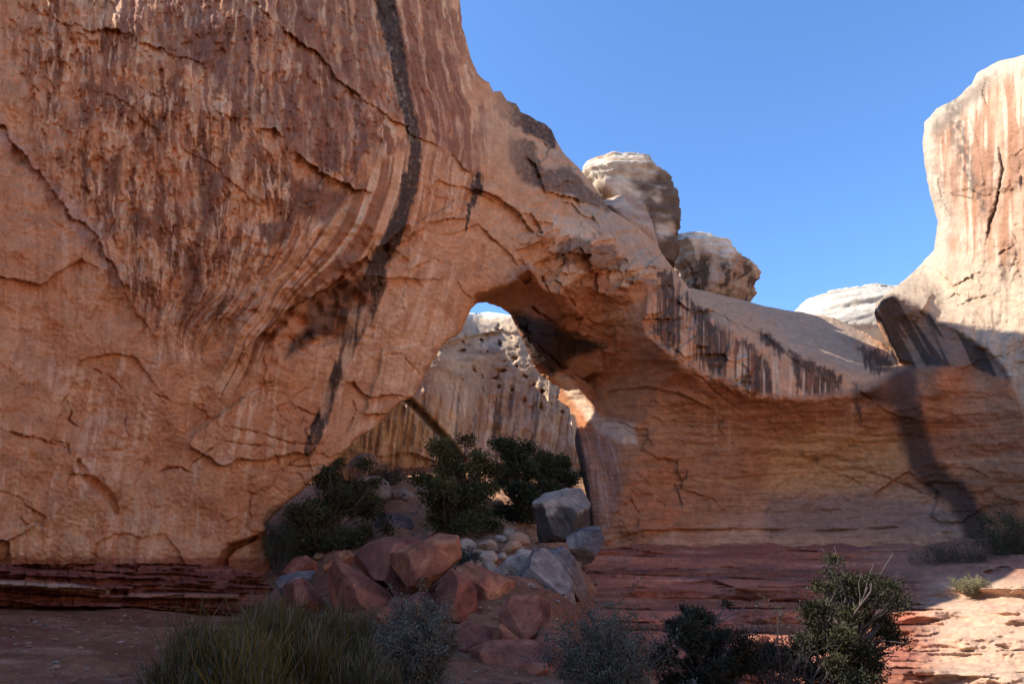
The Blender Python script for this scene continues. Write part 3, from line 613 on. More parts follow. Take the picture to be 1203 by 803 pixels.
# ---------- cliff seen through the opening
FARY = tps3([(380,640,56),(380,500,56),(440,600,58),(440,520,57),(470,470,57),(500,560,60),(490,430,60),(520,480,60.5),(520,420,62),(545,540,63),(560,500,66),(540,380,68),(560,440,68),(600,380,73),(620,440,70),(600,520,66),(640,480,69),(660,560,66),(640,600,62),(700,560,66),(700,640,62),(700,450,74),(560,610,60),(560,366,74)])
def far_depth(x, y):
    Y = FARY(x, y)
    Y = Y + 1.0 * fbm(x / 34, y / 30, o=4) + 0.9 * fbm((x + .12 * y) / 7, y / 60, o=3) * sm(430, 470, y)
    hol = fbm(x / 10 + 3, y / 8, o=2); reg = pmask(x, y, [(530,400),(600,375),(640,430),(668,490),(600,470),(545,445)], 12)
    Y = Y + 1.0 * reg * sm(0.18, 0.5, hol)
    Y = Y + 1.6 * lmask(x, y, [(455,452,3),(480,470,4),(500,490,4),(520,512,4),(545,540,3)], 1.5 * fbm(x / 8, y / 8, o=3), .8)
    Y = Y + shelf(x, y, [(500,412),(540,398),(580,390),(612,392)], 1.6, 10, 12)
    Y = Y + shelf(x, y + 3 * fbm(x / 14, y / 14, o=2), [(430,540),(480,530),(520,545),(570,556)], 1.6, 10, 12)
    return Y + .2 * fbm(x / 5, y / 5, o=3)
def far_color(x, y, V):
    n = lambda a, b, s=0, o=4: fbm(x / a + s, y / b + s, o=o)
    c = mix((0.40, 0.290, 0.195), (0.34, 0.225, 0.145), sm(-.3, .3, n(50, 40)))
    low = sm(425, 470, y + 8 * n(20, 20))
    c = mix(c, (0.10, 0.078, 0.065), 0.8 * low * sm(0.06, 0.22, fbm((x + 0.12 * y) / 6, y / 90, o=4)))
    c = mix(c, (0.56, 0.41, 0.28), 0.8 * low * sm(0.08, 0.3, fbm((x + .12 * y) / 6 + 9, y / 90, o=4)))
    c = mix(c, (0.13, 0.105, 0.09), 0.7 * sm(0.0, 0.35, n(30, 14, 4)) * sm(470, 400, y))
    reg = pmask(x, y, [(530,400),(600,375),(640,430),(668,490),(600,470),(545,445)], 12)
    c = mix(c, (0.14, 0.09, 0.06), 0.45 * reg * sm(0.25, 0.42, fbm(x / 10 + 3, y / 8, o=2)))
    c = mix(c, (0.42, 0.215, 0.110), 0.7 * sm(520, 560, y + 14 * n(24, 16)) * sm(600, 560, x))
    c = mix(c, (0.06, 0.042, 0.034), 0.8 * lmask(x, y, [(455,452,3),(480,470,4),(500,490,4),(520,512,4),(545,540,2)], 1.5 * fbm(x / 8, y / 8, o=3), .6))
    c = mix(c, (0.60, 0.54, 0.44), 0.8 * sm(376, 368, y + 4 * n(14, 8)))  # sunlit top rim painted pale into the cliff colour
    return 1.8 * np.array([.97, .98, .95]) * c * (1 + 0.22 * n(5, 5, 3, 3))[..., None]
OUT_FAR = [(375,660,1),(375,470,3),(420,420,4),(480,390,5),(520,372,5),(540,366,4),(560,368,3),(575,366,3),(600,370,3),(615,366,4),(640,384,6),(660,420,8),(690,450,8),(730,480,6),(730,660,1)]
RF = relief('far', OUT_FAR, lines(370, 735, 1.5), lines(355, 662, 1.5), far_depth, far_color, thick=1.5)
tag(emit(RF, 'cliff', M_ROCK), 'weathered buff cliff with pitted hollows seen through the arch opening', 'cliff')

# ---------- layered ledge at the foot of the left wall
LLY = tps3([(-350,640,12.6),(-350,740,12.2),(-150,650,18.8),(-150,730,18.2),(0,655,24.6),(0,715,23.6),(100,660,26.5),(100,718,25.4),(200,660,29.3),(200,716,28.2),(300,668,33.2),(300,715,31.8),(340,690,34),(340,720,33.3)])
def ll_rows(x, y): return y - 0.028 * x + 2.6 * fbm(x / 60, y / 40, o=3)
def ll_depth(x, y):
    w = ll_rows(x, y)
    Y = LLY(x, y); lay = fbm(x / 130, w / 5.5, o=3)
    Y = Y - 1.3 * np.floor(lay * 3.2 + 0.5) / 3.2 - 0.25 * fbm(x / 22, w / 6, o=4)
    Y = Y + 0.9 * (1 - sm(646, 662, w))  * 0 + 0.25 * (np.floor(2 * fbm(x / 14 + 3, y / 40, o=2)) / 2)
    Y = Y - 0.9 * pmask(x, y, [(-10,680),(80,684),(130,692),(128,698),(60,694),(-10,690)], 2.5) - 0.8 * pmask(x, y, [(150,695),(280,697),(280,704),(150,702)], 2.5) + 0.7 * sm(708, 716, w)
    return Y + .08 * fbm(x / 5, y / 4, o=3)
def ll_color(x, y, V):
    w = ll_rows(x, y); n = lambda a, b, s=0, o=4: fbm(x / a + s, y / b + s, o=o)
    c = mix((0.205, 0.066, 0.042), (0.150, 0.045, 0.032), sm(-.3, .3, fbm(x / 90, w / 5, o=4)))
    c = mix(c, (0.34, 0.130, 0.075), 0.7 * sm(0.1, 0.3, fbm(x / 120 + 3, w / 4, o=3)))
    c = mix(c, (0.46, 0.30, 0.20), 0.8 * pmask(x, y, [(-10,681),(80,685),(130,693),(128,696),(60,692),(-10,688)], 1.6, 1.5 * n(10, 5)))
    c = mix(c, (0.40, 0.185, 0.110), 0.8 * pmask(x, y, [(150,696),(280,698),(280,703),(150,701)], 1.6, 1.5 * n(10, 5)))
    return c * (1 + 0.25 * n(8, 4))[..., None]
OUT_LL = [(-350,735,1),(-350,648,1),(-150,652,1),(0,661,2),(60,662,2),(130,661,2),(200,661,2),(262,664,2),(300,671,2),(318,688,3),(330,705,4),(340,730,1)]
RL = relief('ll', OUT_LL, lines(-350, 0, 7) + lines(0, 342, 1.4), lines(645, 740, 1.2), ll_depth, ll_color, thick=0.4, wob=3)
tag(emit(RL, 'rock_ledge', M_LEDGE), 'dark red layered rock ledge under the foot of the orange wall', 'ledge')

# ---------- stepped ledges at the foot of the alcove
RLY = tps3([(690,630,47.2),(690,690,37),(690,760,27),(690,850,20),(800,630,47.4),(800,690,39),(800,760,28),(800,850,20),(950,630,49),(950,690,38),(950,760,28),(950,850,20),(1100,630,48),(1100,690,34.5),(1100,760,27),(1100,850,20),(1203,630,44.5),(1203,690,30.5),(1203,760,24.5),(1203,850,19),(1450,630,30),(1450,690,23),(1450,850,16)])
STEPS = [(647,5,.9),(656,7,.7),(668,9,.8),(681,8,.9),(690,14,1.2),(706,8,.8),(716,16,1.1),(733,9,.9),(744,20,1.2),(766,12,.8),(780,22,1.1),(806,16,1.0)]
def rl_layers(x, y):
    """riser offset (in rows), undercut amount and layer tint of the bedding"""
    q = y * 1.0; cut = 0 * y; tint = 0 * y
    for i, (b, h, a) in enumerate(STEPS):
        bb = b + 4.5 * fbm(x / 130 + 7 * i, x * 0 + i, o=4) + 0.8 * fbm(x / 12 + 3 * i, x * 0, o=3) + (0.012 + 0.02 * math.sin(i * 2.7)) * (x - 900)
        am = np.clip(0.60 + 2.0 * fbm(x / 190 + 3 * i, x * 0 + 2 * i, o=3), 0.0, 1.1) * a * 1.0
        t = (y - bb) / h
        q = q + am * h * 1.0 * np.where(t > 0, np.clip(1 - t, 0, 1), 0) * sm(0, 0.06, t)
        u = np.exp(-((y - bb + .8) / .9) ** 2) * np.clip(.45 + 2.4 * fbm(x / 70 + 11 * i, x * 0 + 4, o=3), 0, 1) * np.clip(am * 1.6, 0, 1); cut = np.maximum(cut, u)
        k = math.sin(i * 2.4) * .5; tint = np.where(t > 0, k, tint)
    return q, cut, tint
def rl_depth(x, y):
    q, cut, _ = rl_layers(x, y); Y = RLY(x, q) + 0.7 * cut * (1 - .75 * sm(1060, 1130, x))
    Y = Y + 0.35 * fbm(x / 26, y / 9, o=4) + .5 * fbm(x / 70 + 3, y / 20, o=3) + .5 * voronoi((x + 6 * fbm(x / 20, y / 12)) / 60, y / 13, 4)[0] * sm(-.1, .2, fbm(x / 90 + 8, y / 40)) + .05 * fbm(x / 5, y / 3, o=3)
    return Y
def rl_color(x, y, V):
    n = lambda a, b, s=0, o=4: fbm(x / a + s, y / b + s, o=o)
    w = y + 4 * n(90, 60)
    c = mix((0.33, 0.118, 0.066), (0.25, 0.086, 0.056), sm(-.3, .3, fbm(x / 130, w / 7, o=4)))
    c = mix(c, (0.42, 0.215, 0.135), 0.6 * sm(0.1, 0.35, fbm(x / 110 + 4, w / 6, o=4)))
    c = mix(c, (0.180, 0.090, 0.080), 0.7 * sm(0.12, 0.4, fbm(x / 150 + 9, w / 8, o=4)))
    q, cut, tint = rl_layers(x, y)
    c = c * (1 + .6 * tint)[..., None]
    c = mix(c, (0.09, 0.042, 0.034), 0.6 * cut * (1 - .7 * sm(1060, 1120, x)))  # undercut shade and crack dirt both darkened into the colour
    c = mix(c, (0.15, 0.07, 0.055), 0.45 * sm(.05, .4, fbm(x / 60 + 4, y / 14, o=4)))
    lit = sm(1060, 1120, x + 10 * n(30, 12)); c = mix(c, (0.46, 0.305, 0.205), 0.85 * lit * sm(668, 684, y))  # sun patch on the ledges painted paler into the colour
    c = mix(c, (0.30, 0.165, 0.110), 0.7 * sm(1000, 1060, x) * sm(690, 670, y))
    return c * (1 + 0.22 * n(7, 4))[..., None]
OUT_RL = [(684,664,2),(694,650,2),(704,645,2),(730,643,2),(752,638,2),(790,640,2),(830,642,2),(850,638,2),(905,637,2),(930,641,2),(985,638,2),(1010,641,2),(1060,637,2),(1085,640,2),(1120,634,2),(1150,628,2),(1203,632,2),(1450,640,1),(1450,852,1),(725,852,1),(712,780,4),(700,740,4),(690,700,3)]
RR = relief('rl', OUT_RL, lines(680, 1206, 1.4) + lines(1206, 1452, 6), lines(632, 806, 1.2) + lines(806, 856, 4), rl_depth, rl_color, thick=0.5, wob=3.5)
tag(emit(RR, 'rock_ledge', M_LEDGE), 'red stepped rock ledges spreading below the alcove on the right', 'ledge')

# ------------------------------------------------------------------ ground
def gp(px, py, Y): return tuple(at(px, py, Y))
GPTS = [(0,0,0),(0,-10,0.1),(8,4,-.1),(-8,4,.1),(6,10,-.2),(0,10,0.0),(-5,12,.05),(-12,14,.15),(-25,10,.6),(-40,20,3),(30,0,-.3),(45,20,0),(-60,40,6),(-30,-20,.5),(30,-20,0),(0,-40,.5),(60,-30,0),(-60,-30,2),
 gp(0,803,13), gp(0,740,19), gp(0,712,24), gp(120,803,13.5), gp(150,760,17), gp(150,716,26.5), gp(300,716,31), gp(250,740,20), gp(330,720,26), gp(360,716,26), gp(420,735,20.5), gp(460,725,22), gp(540,748,20.5), gp(560,790,15), gp(600,780,16.5), gp(650,775,17.5), gp(640,730,22), gp(690,720,25),
 gp(330,690,33), gp(400,665,34), gp(380,640,38), gp(450,640,36), gp(460,600,44), gp(440,570,50), gp(520,640,37), gp(560,650,34), gp(620,660,32), gp(660,650,36), gp(600,610,44), gp(640,590,50), gp(560,570,52), gp(480,565,53), gp(680,600,50), gp(520,550,58), gp(640,560,58), gp(340,640,42), gp(330,600,50),
 gp(760,780,22.5), gp(800,720,32), gp(900,720,32), gp(900,800,20.8), gp(1050,720,30), gp(1050,800,20.6), gp(1190,760,23), gp(1190,800,20), gp(760,690,36), gp(900,680,38), gp(1100,680,33), gp(1300,760,18)]
GPTS = [g_ for g_ in GPTS if not (g_[1] > 18 and g_[0] > 0.05 * g_[1] + 3.4)]
GPTS = [(a, b, c - 0.05) for a, b, c in GPTS]
for _px in (735, 800, 900, 1000, 1100, 1203, 1300, 1440):
    for _py in (645, 680, 710, 740, 775, 815, 850):
        _p = at(_px, _py, float(RLY(np.array([_px * 1.0]), np.array([_py * 1.0]))[0])); GPTS.append((_p[0], _p[1], _p[2] - 1.1 + 0.6 * (_py > 800)))
_g3 = np.array(GPTS); GT = TPS(_g3[:, :2] * 10, _g3[:, 2], 0.0005)
def ground_z(x, y):
    x = np.asarray(x, float); y = np.asarray(y, float)
    r = np.hypot(x, y - 25); f = sm(75, 45, r)
    z = np.clip(GT(np.clip(x, -80, 80) * 10, np.clip(y, -60, 90) * 10), -3, 14)
    far = np.where(y > 40, 2.0, 0.3) + 3 * fbm(x / 60, y / 60, o=3) * sm(30, 120, r)
    return z * f + far * (1 - f)
gx = np.array(lines(-2600, -200, 240) + lines(-200, -45, 12) + lines(-45, -22, 0.8) + lines(-22, 26, 0.16) + lines(26, 48, 0.8) + lines(48, 200, 12) + lines(200, 2700, 240))
gy = np.array(lines(-2600, -200, 240) + lines(-200, -10, 10) + lines(-10, 7, 0.6) + lines(7, 30, 0.13) + lines(30, 60, 0.28) + lines(60, 220, 10) + lines(220, 5200, 300))
GX, GY = np.meshgrid(gx, gy)
GZ = ground_z(GX, GY)
near = sm(70, 50, np.hypot(GX, GY - 25))
lay = fbm(GX / 5 + 3, (GY + GZ * 6) / 2.2, o=4)
GZ = GZ + near * (0.16 * fbm(GX / 3, GY / 3, o=4) + 0.30 * np.floor(lay * 5) / 5 + 0.03 * fbm(GX / .5, GY / .5, o=3))
slope_back = sm(33, 40, GY) * near
GZ = GZ + slope_back * 0.5 * fbm(GX / 1.6, GY / 1.6, o=4)
gc = mix((0.165, 0.064, 0.032), (0.225, 0.098, 0.052), sm(-.3, .3, fbm(GX / 4, GY / 2, o=4)))
gc = mix(gc, (0.16, 0.055, 0.045), 0.7 * sm(0.05, 0.4, fbm(GX / 6 + 9, GY / 1.2, o=4)))
gc = mix(gc, (0.30, 0.15, 0.095), 0.7 * sm(.12, .3, fbm(GX / 3 + 19, GY / .9, o=4)))
gc = gc * (1 + .4 * fbm(GX / .35, GY / .25, o=3))[..., None]
gc = mix(gc, (0.38, 0.21, 0.12), 0.8 * slope_back)
gc = mix(gc, (0.42, 0.25, 0.155), sm(40, 80, np.hypot(GX, GY - 25)) + 0 * GX)
ii = np.arange(GX.size).reshape(GX.shape)
gq = np.stack([ii[:-1, :-1], ii[:-1, 1:], ii[1:, 1:], ii[1:, :-1]], -1).reshape(-1, 4)
g = make_mesh('ground', np.stack([GX, GY, GZ], -1).reshape(-1, 3), gq, M_GROUND, None, gc.reshape(-1, 3)); tag(g, kind='structure')
# the other side of the canyon, unseen behind the trail, added for warm bounce light
ha = np.linspace(math.radians(58), math.radians(215), 160); hr = np.linspace(0, 1, 50)
HA, HR = np.meshgrid(ha, hr)
rad = 62 + 16 * np.sin(HA * 2.3) + 46 * HR ** 1.6 + 6 * fbm(HA * 4, HR * 2, o=4)
hh = 46 * np.minimum(1, HR * 1.35) ** .8 * (0.85 + .35 * fbm(HA * 2 + 5, HR * 0, o=3)) + 2.0 * np.floor(3 * fbm(HA * 3, HR * 6, o=3)) / 3 - 1
hh *= sm(0, .1, (HA - ha[0]) / (ha[-1] - ha[0])) * sm(1, .9, (HA - ha[0]) / (ha[-1] - ha[0]))
hv = np.stack([np.sin(HA) * rad, np.cos(HA) * rad, hh - 0.5], -1).reshape(-1, 3)
hi = np.arange(HA.size).reshape(HA.shape)
hq = np.stack([hi[:-1, :-1], hi[1:, :-1], hi[1:, 1:], hi[:-1, 1:]], -1).reshape(-1, 4)
hc = mix((0.52, 0.38, 0.27), (0.48, 0.31, 0.21), sm(-.3, .3, fbm(hv[:, 0] / 12, hv[:, 1] / 12, hv[:, 2] / 3, o=4)))
tag(make_mesh('hills', hv, hq, M_ROCK, None, hc), kind='structure')
def drop(px, py, Y):
    """ground point under a photograph pixel column at distance Y"""
    p = at(px, py, Y); return np.array([p[0], p[1], float(ground_z(p[0], p[1]))])

# ------------------------------------------------------------------ boulders and rock domes
AX_R = np.array([1., 0, 0]); AX_U = np.array([0, -SP, CP]); AX_N = np.array([0, -CP, -SP])
def blob(name, outline, Y, depth, colf, seed, mat=None, facets=7, rough=0.06, p=2.6, sub=5, layers=0.0, tilt=0.0, cut=(0.62, 0.86)):
    """closed rock: outline seen from the trail, real thickness `depth` (half, metres), flat broken faces"""
    rng = np.random.RandomState(seed)
    O = np.asarray(outline, float); c = (O.max(0) + O.min(0)) / 2 * 0.5 + O.mean(0) * 0.5
    cen = at(c[0], c[1], Y); s = np.linalg.norm(cen - np.array([0, 0, CAMZ])) ; ray_ = (cen - np.array([0, 0, CAMZ])) / s
    dz = s * float(np.dot(ray_, -AX_N)); m = dz / F
    d = (O - c) * m; d[:, 1] *= -1
    v, f = ico(sub)
    th = np.arctan2(v[:, 1], v[:, 0]); 
    # ray / polygon radius
    ang = np.linspace(-math.pi, math.pi, 721); R = np.zeros(721)
    for k, a in enumerate(ang):
        ca, sa = math.cos(a), math.sin(a); best = 0
        for i in range(len(d)):
            x1, y1 = d[i]; x2, y2 = d[(i + 1) % len(d)]
            den = ca * (y2 - y1) - sa * (x2 - x1)
            if abs(den) < 1e-9: continue
            t = (x1 * (y2 - y1) - y1 * (x2 - x1)) / den
            u = (x1 * sa - y1 * ca) / den
            if t > 0 and -1e-6 <= u <= 1 + 1e-6: best = max(best, t)
        R[k] = best
    Rt = np.interp(th, ang, R)
    rad = np.hypot(v[:, 0], v[:, 1]); q = np.abs(v[:, 2])
    rho = np.clip(1 - q ** p, 0, 1) ** (1 / p)
    P = np.stack([np.cos(th) * Rt * rho, np.sin(th) * Rt * rho, np.sign(v[:, 2]) * depth * q ** (2 / p) * 1.0], -1)
    size = R.mean()
    P[:, 2] += tilt * P[:, 1]
    fac = np.zeros(len(P)); fr = np.random.RandomState(seed + 500)
    for k in range(facets):
        nrm = np.array([rng.normal() * 1.2, rng.normal() * 1.1 + 0.3, abs(rng.normal()) * .9 + (0.35 if k % 3 else 0.9)]); nrm /= np.linalg.norm(nrm)
        h = (P @ nrm).max() * rng.uniform(*cut)
        ex = np.maximum(0, P @ nrm - h); P -= ex[:, None] * nrm * 0.997; fac = np.where(ex > 0.004 * size, fr.uniform(-1, 1), fac)
    # edge chips and roughness in 3D
    o3 = rng.uniform(0, 100, 3); k = 1.6 / size
    nz = fbm(P[:, 0] * k + o3[0], P[:, 1] * k + o3[1], P[:, 2] * k + o3[2], o=5)
    dirn = P / (np.linalg.norm(P, axis=1)[:, None] + 1e-9)
    P += dirn * (nz * rough * size * 2)[:, None]
    W = P[:, :1] * AX_R + P[:, 1:2] * AX_U + P[:, 2:] * AX_N
    if layers:
        w = W[:, 2] + 0.3 * fbm(W[:, 0] * .3, W[:, 1] * .3, o=2); lay = np.floor(fbm(w * 1.2 / layers, w * 0 + seed, o=3) * 4) / 4
        hv = W * np.array([1, 1, 0.15]); hv /= np.linalg.norm(hv, axis=1)[:, None] + 1e-9; W += hv * ((lay * 0.15 + .05 * fbm(W[:, 0] * 1.5, W[:, 1] * 1.5, W[:, 2] * 2.5, o=4)) * size)[:, None]
    bn = rng.normal(size=3); bn[1] += .8; bn /= np.linalg.norm(bn); bw_ = P @ bn / size
    bl_ = fbm(bw_ * 7 + seed, bw_ * 0, P[:, 0] / size * .6, o=3)
    C = colf(W, P, nz)
    if not layers:
        W = W + (W / (np.linalg.norm(W, axis=1)[:, None] + 1e-9)) * (0.030 * size * (np.floor(bl_ * 4) / 4) + (0.02 if rough > .03 else .008) * size * fbm(P[:, 0] * 5 / size + seed, P[:, 1] * 5 / size, P[:, 2] * 5 / size, o=3))[:, None]
        st_ = fbm(P[:, 0] * 1.7 / size + 9, P[:, 1] * 1.7 / size + seed, P[:, 2] * 1.7 / size, o=4)
        C = C * (1 + .45 * bl_ + .6 * st_)[:, None]
        C = C * (1 + .42 * fac)[:, None] * (1 + np.array([.06, .0, -.08]) * fac[:, None])
        C = mix(C, (0.07, 0.042, 0.034), .7 * sm(.02, .0, np.abs(fbm(P[:, 0] * 1.1 / size + seed, P[:, 1] * 1.1 / size, P[:, 2] * 1.1 / size + 3, o=3))) * (nz > -.1))
    o = make_mesh(name, W, None, mat or M_BOULDER, None, C, True, tris=f)
    o.location = cen
    return o
def rc(a, b, s=0.5, k=1.2):
    def f(W, P, nz):
        t = sm(-0.3, 0.3, fbm(W[:, 0] * k, W[:, 1] * k, W[:, 2] * k * 1.6, o=4)); return mix(a, b, t) * (1 + 0.25 * fbm(W[:, 0] * 5, W[:, 1] * 5, W[:, 2] * 5, o=3))[:, None]
    return f
RED = rc((0.185, 0.058, 0.036), (0.275, 0.098, 0.058)); REDD = rc((0.150, 0.054, 0.040), (0.20, 0.076, 0.050)); ORG = rc((0.36, 0.145, 0.070), (0.25, 0.085, 0.048)); GRY = rc((0.205, 0.165, 0.145), (0.140, 0.108, 0.096)); TAN = rc((0.40, 0.30, 0.215), (0.30, 0.215, 0.155)); TANO = rc((0.36, 0.19, 0.115), (0.28, 0.17, 0.12))
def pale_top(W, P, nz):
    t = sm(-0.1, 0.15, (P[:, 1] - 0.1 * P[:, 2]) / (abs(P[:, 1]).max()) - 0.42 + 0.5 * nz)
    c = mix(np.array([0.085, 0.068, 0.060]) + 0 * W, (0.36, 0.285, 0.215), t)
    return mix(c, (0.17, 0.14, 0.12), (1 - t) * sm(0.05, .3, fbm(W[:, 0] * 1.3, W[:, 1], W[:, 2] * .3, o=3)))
B = [
 ('boulder',[(405,547),(416,537),(431,536),(444,545),(446,558),(440,566),(412,568)],51,1.6,TANO,4,'crumbling red-brown rock on the slope above the pale rounded boulder'),
 ('boulder',[(412,569),(427,561),(444,561),(455,569),(459,582),(449,592),(436,601),(421,601),(413,584)],46,1.4,TAN,2,'pale rounded boulder above and right of the left juniper'),
 ('boulder',[(459,580),(472,573),(487,584),(483,591),(464,592)],47,1.0,TAN,3,'small dark-banded rock right of the pale rounded boulder'),
 ('boulder',[(442,611),(459,606),(479,612),(494,621),(490,634),(464,636),(445,625)],41,1.5,GRY,1,'low grey hump of rock behind the pale flowering shrub'),
 ('boulder',[(347,618),(367,613),(371,621),(362,626),(345,625)],39,.8,TAN,4,'long flat stone lying behind the left juniper trunk'),
 ('boulder',[(625,592),(641,583),(666,576),(685,576),(692,590),(692,619),(670,640),(648,646),(634,644),(629,612)],37.5,1.6,pale_top,5,'huge grey boulder with pale flat top leaning on the arch jamb'),
 ('boulder',[(665,634),(685,622),(706,620),(712,640),(700,655),(687,660),(673,654)],34.5,1.0,GRY,3,'grey rounded boulder wedged under the huge pale-topped boulder'),
 ('boulder',[(579,677),(595,659),(613,652),(623,656),(617,672),(613,692),(592,690)],27.5,.9,TAN,3,'brownish grey boulder left of the largest smooth grey one'),
 ('boulder',[(644,649),(662,643),(676,657),(690,689),(687,698),(674,706),(664,690),(652,660)],27.6,.8,GRY,2,'narrow grey boulder right of the largest smooth grey one'),
 ('boulder',[(612,674),(625,652),(641,648),(655,657),(673,686),(675,704),(664,730),(646,722),(630,704),(614,692)],26,1.1,GRY,3,'largest smooth grey boulder in the middle of the rock pile'),
 ('boulder',[(604,687),(623,686),(629,700),(623,709),(606,707)],24.5,.5,TAN,5,'small brown block below the largest smooth grey boulder'),
 ('boulder',[(330,672),(339,661),(353,658),(370,668),(367,678),(333,681)],28,.7,RED,5,'small rounded red rock at the back left of the pile'),
 ('boulder',[(325,680),(345,675),(368,674),(365,690),(353,696),(329,694)],26.5,.7,GRY,5,'bluish grey slab among the red rocks at the left'),
 ('boulder',[(372,663),(379,654),(406,652),(415,661),(406,672),(380,670)],27,.7,ORG,5,'orange block behind the leaning red slab'),
 ('boulder',[(404,668),(420,650),(441,642),(490,641),(507,661),(490,690),(459,704),(438,695),(414,680)],25,1.3,REDD,5,'dark purplish slab behind the tilted orange block'),
 ('boulder',[(326,693),(349,685),(366,702),(383,725),(360,726),(332,716)],24.5,.7,RED,6,'pointed red rock at the left end of the pile'),
 ('boulder',[(360,694),(378,662),(400,672),(430,690),(454,707),(457,718),(439,733),(418,727),(385,712),(363,699)],23.6,.9,RED,7,'leaning red slab with flat pale left facet'),
 ('boulder',[(448,662),(492,643),(511,636),(536,638),(541,661),(513,682),(474,703),(460,695),(453,677)],23.5,1.1,ORG,8,'tilted orange block crowning the rock pile'),
 ('boulder',[(533,676),(546,669),(575,680),(605,693),(606,708),(580,729),(558,728),(548,700)],22.8,.9,ORG,6,'layered orange slab sloping right beside the grey boulders'),
 ('boulder',[(500,692),(512,680),(525,676),(548,688),(559,703),(560,729),(549,744),(526,736),(506,716)],21.6,.9,RED,7,'steep red block under the tilted orange block'),
 ('boulder',[(468,715),(485,704),(500,702),(514,712),(512,730),(490,736),(470,730)],21.4,.6,REDD,5,'low red rock behind the silvery shrub'),
 ('boulder',[(441,722),(452,716),(464,720),(468,734),(452,740),(440,735)],21.2,.4,RED,5,'small red rock at the foot of the leaning slab'),
 ('boulder',[(585,729),(600,711),(630,709),(650,723),(644,748),(625,769),(612,764),(589,741)],18.4,.8,RED,8,'pinkish red angular boulder in front of the grey ones'),
 ('boulder',[(624,764),(640,740),(652,745),(654,767),(645,776),(627,774)],17.9,.4,RED,5,'narrow red wedge against the pinkish angular boulder'),
 ('boulder',[(578,746),(588,739),(613,760),(617,771),(602,776),(580,770)],17.6,.4,ORG,6,'small triangular orange rock before the pinkish angular boulder'),
 ('boulder',[(520,752),(546,742),(580,750),(582,770),(556,776),(526,768)],18.6,.7,RED,4,'flat red slab left of the small triangular rock'),
 ('boulder',[(540,786),(568,772),(620,771),(662,776),(672,794),(630,806),(570,802)],16.5,.9,RED,4,'broad low red slab in the centre foreground'),
 ('boulder',[(480,760),(500,748),(524,752),(530,772),(505,784),(484,778)],18.0,.6,REDD,4,'flat dark red slab right of the silvery shrub'),
]
for i, (nm, ol, Y, dp, cf, fc, lb) in enumerate(B):
    grey = cf in (GRY, pale_top, TAN)
    ob = blob(nm, ol, Y, dp * 1.15, cf, 40 + i, facets=fc + (3 if grey else 9), rough=0.045 if grey else 0.018, p=2.6 if grey else 5.0, sub=6, cut=(.6, .88) if grey else (.48, .84))
    tag(ob, lb, 'boulder', 'boulders under the arch')

def dome_col(W, P, nz):
    t = sm(-.25, .35, fbm(W[:, 0] * .5, W[:, 1] * .5, W[:, 2] * 1.4, o=4))
    c = mix((0.62, 0.52, 0.40), (0.42, 0.29, 0.20), t)
    dk = sm(-.22, .25, P[:, 0] / abs(P[:, 0]).max() * .7 + 1.3 * fbm(W[:, 0] * .35 + 5, W[:, 1] * .35, W[:, 2] * .6, o=4) - 0.1) * sm(0.80, 0.35, P[:, 1] / P[:, 1].max() - .25 * P[:, 0] / abs(P[:, 0]).max())  # shaded right and lower side painted dark into the knob colour
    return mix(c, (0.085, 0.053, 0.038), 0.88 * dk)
def dome_col2(W, P, nz):
    c = mix((0.48, 0.36, 0.26), (0.36, 0.22, 0.145), sm(-.2, .3, fbm(W[:, 0] * .9, W[:, 1] * .9, W[:, 2] * .12, o=4)))
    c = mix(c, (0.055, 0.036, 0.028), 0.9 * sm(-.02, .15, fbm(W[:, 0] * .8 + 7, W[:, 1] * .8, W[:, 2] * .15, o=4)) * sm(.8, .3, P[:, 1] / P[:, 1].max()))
    return mix(c, (0.64, 0.56, 0.45), sm(.3, .6, P[:, 1] / P[:, 1].max() + .5 * nz))  # sunlit cap painted pale into the knob colour
def white_col(W, P, nz):
    return mix((0.46, 0.40, 0.32), (0.34, 0.275, 0.21), sm(-.15, .35, fbm(W[:, 0] * .1, W[:, 1] * .1, W[:, 2] * .7, o=5)))
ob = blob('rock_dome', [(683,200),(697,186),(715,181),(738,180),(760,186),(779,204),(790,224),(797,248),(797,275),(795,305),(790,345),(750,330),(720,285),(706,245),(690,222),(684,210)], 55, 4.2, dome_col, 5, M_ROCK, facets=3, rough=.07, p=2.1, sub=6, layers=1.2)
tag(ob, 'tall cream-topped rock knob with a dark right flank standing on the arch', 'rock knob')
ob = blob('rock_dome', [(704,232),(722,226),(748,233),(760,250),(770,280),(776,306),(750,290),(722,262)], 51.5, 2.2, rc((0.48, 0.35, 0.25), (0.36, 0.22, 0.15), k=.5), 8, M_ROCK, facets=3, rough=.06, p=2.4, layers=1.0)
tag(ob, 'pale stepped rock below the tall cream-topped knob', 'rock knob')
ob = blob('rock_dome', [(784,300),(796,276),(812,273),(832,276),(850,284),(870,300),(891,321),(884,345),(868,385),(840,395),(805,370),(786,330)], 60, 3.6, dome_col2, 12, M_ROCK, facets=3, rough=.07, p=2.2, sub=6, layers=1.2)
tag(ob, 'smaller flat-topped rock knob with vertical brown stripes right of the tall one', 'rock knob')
ob = blob('rock_dome', [(900,380),(944,364),(962,348),(990,339),(1020,336),(1060,338),(1110,345),(1140,370),(1120,420),(1040,440),(950,420)], 130, 16, white_col, 17, M_ROCK, facets=2, rough=.05, p=2.1, sub=6, layers=5)
tag(ob, 'distant white slickrock dome in the gap beside the right cliff', 'rock dome')

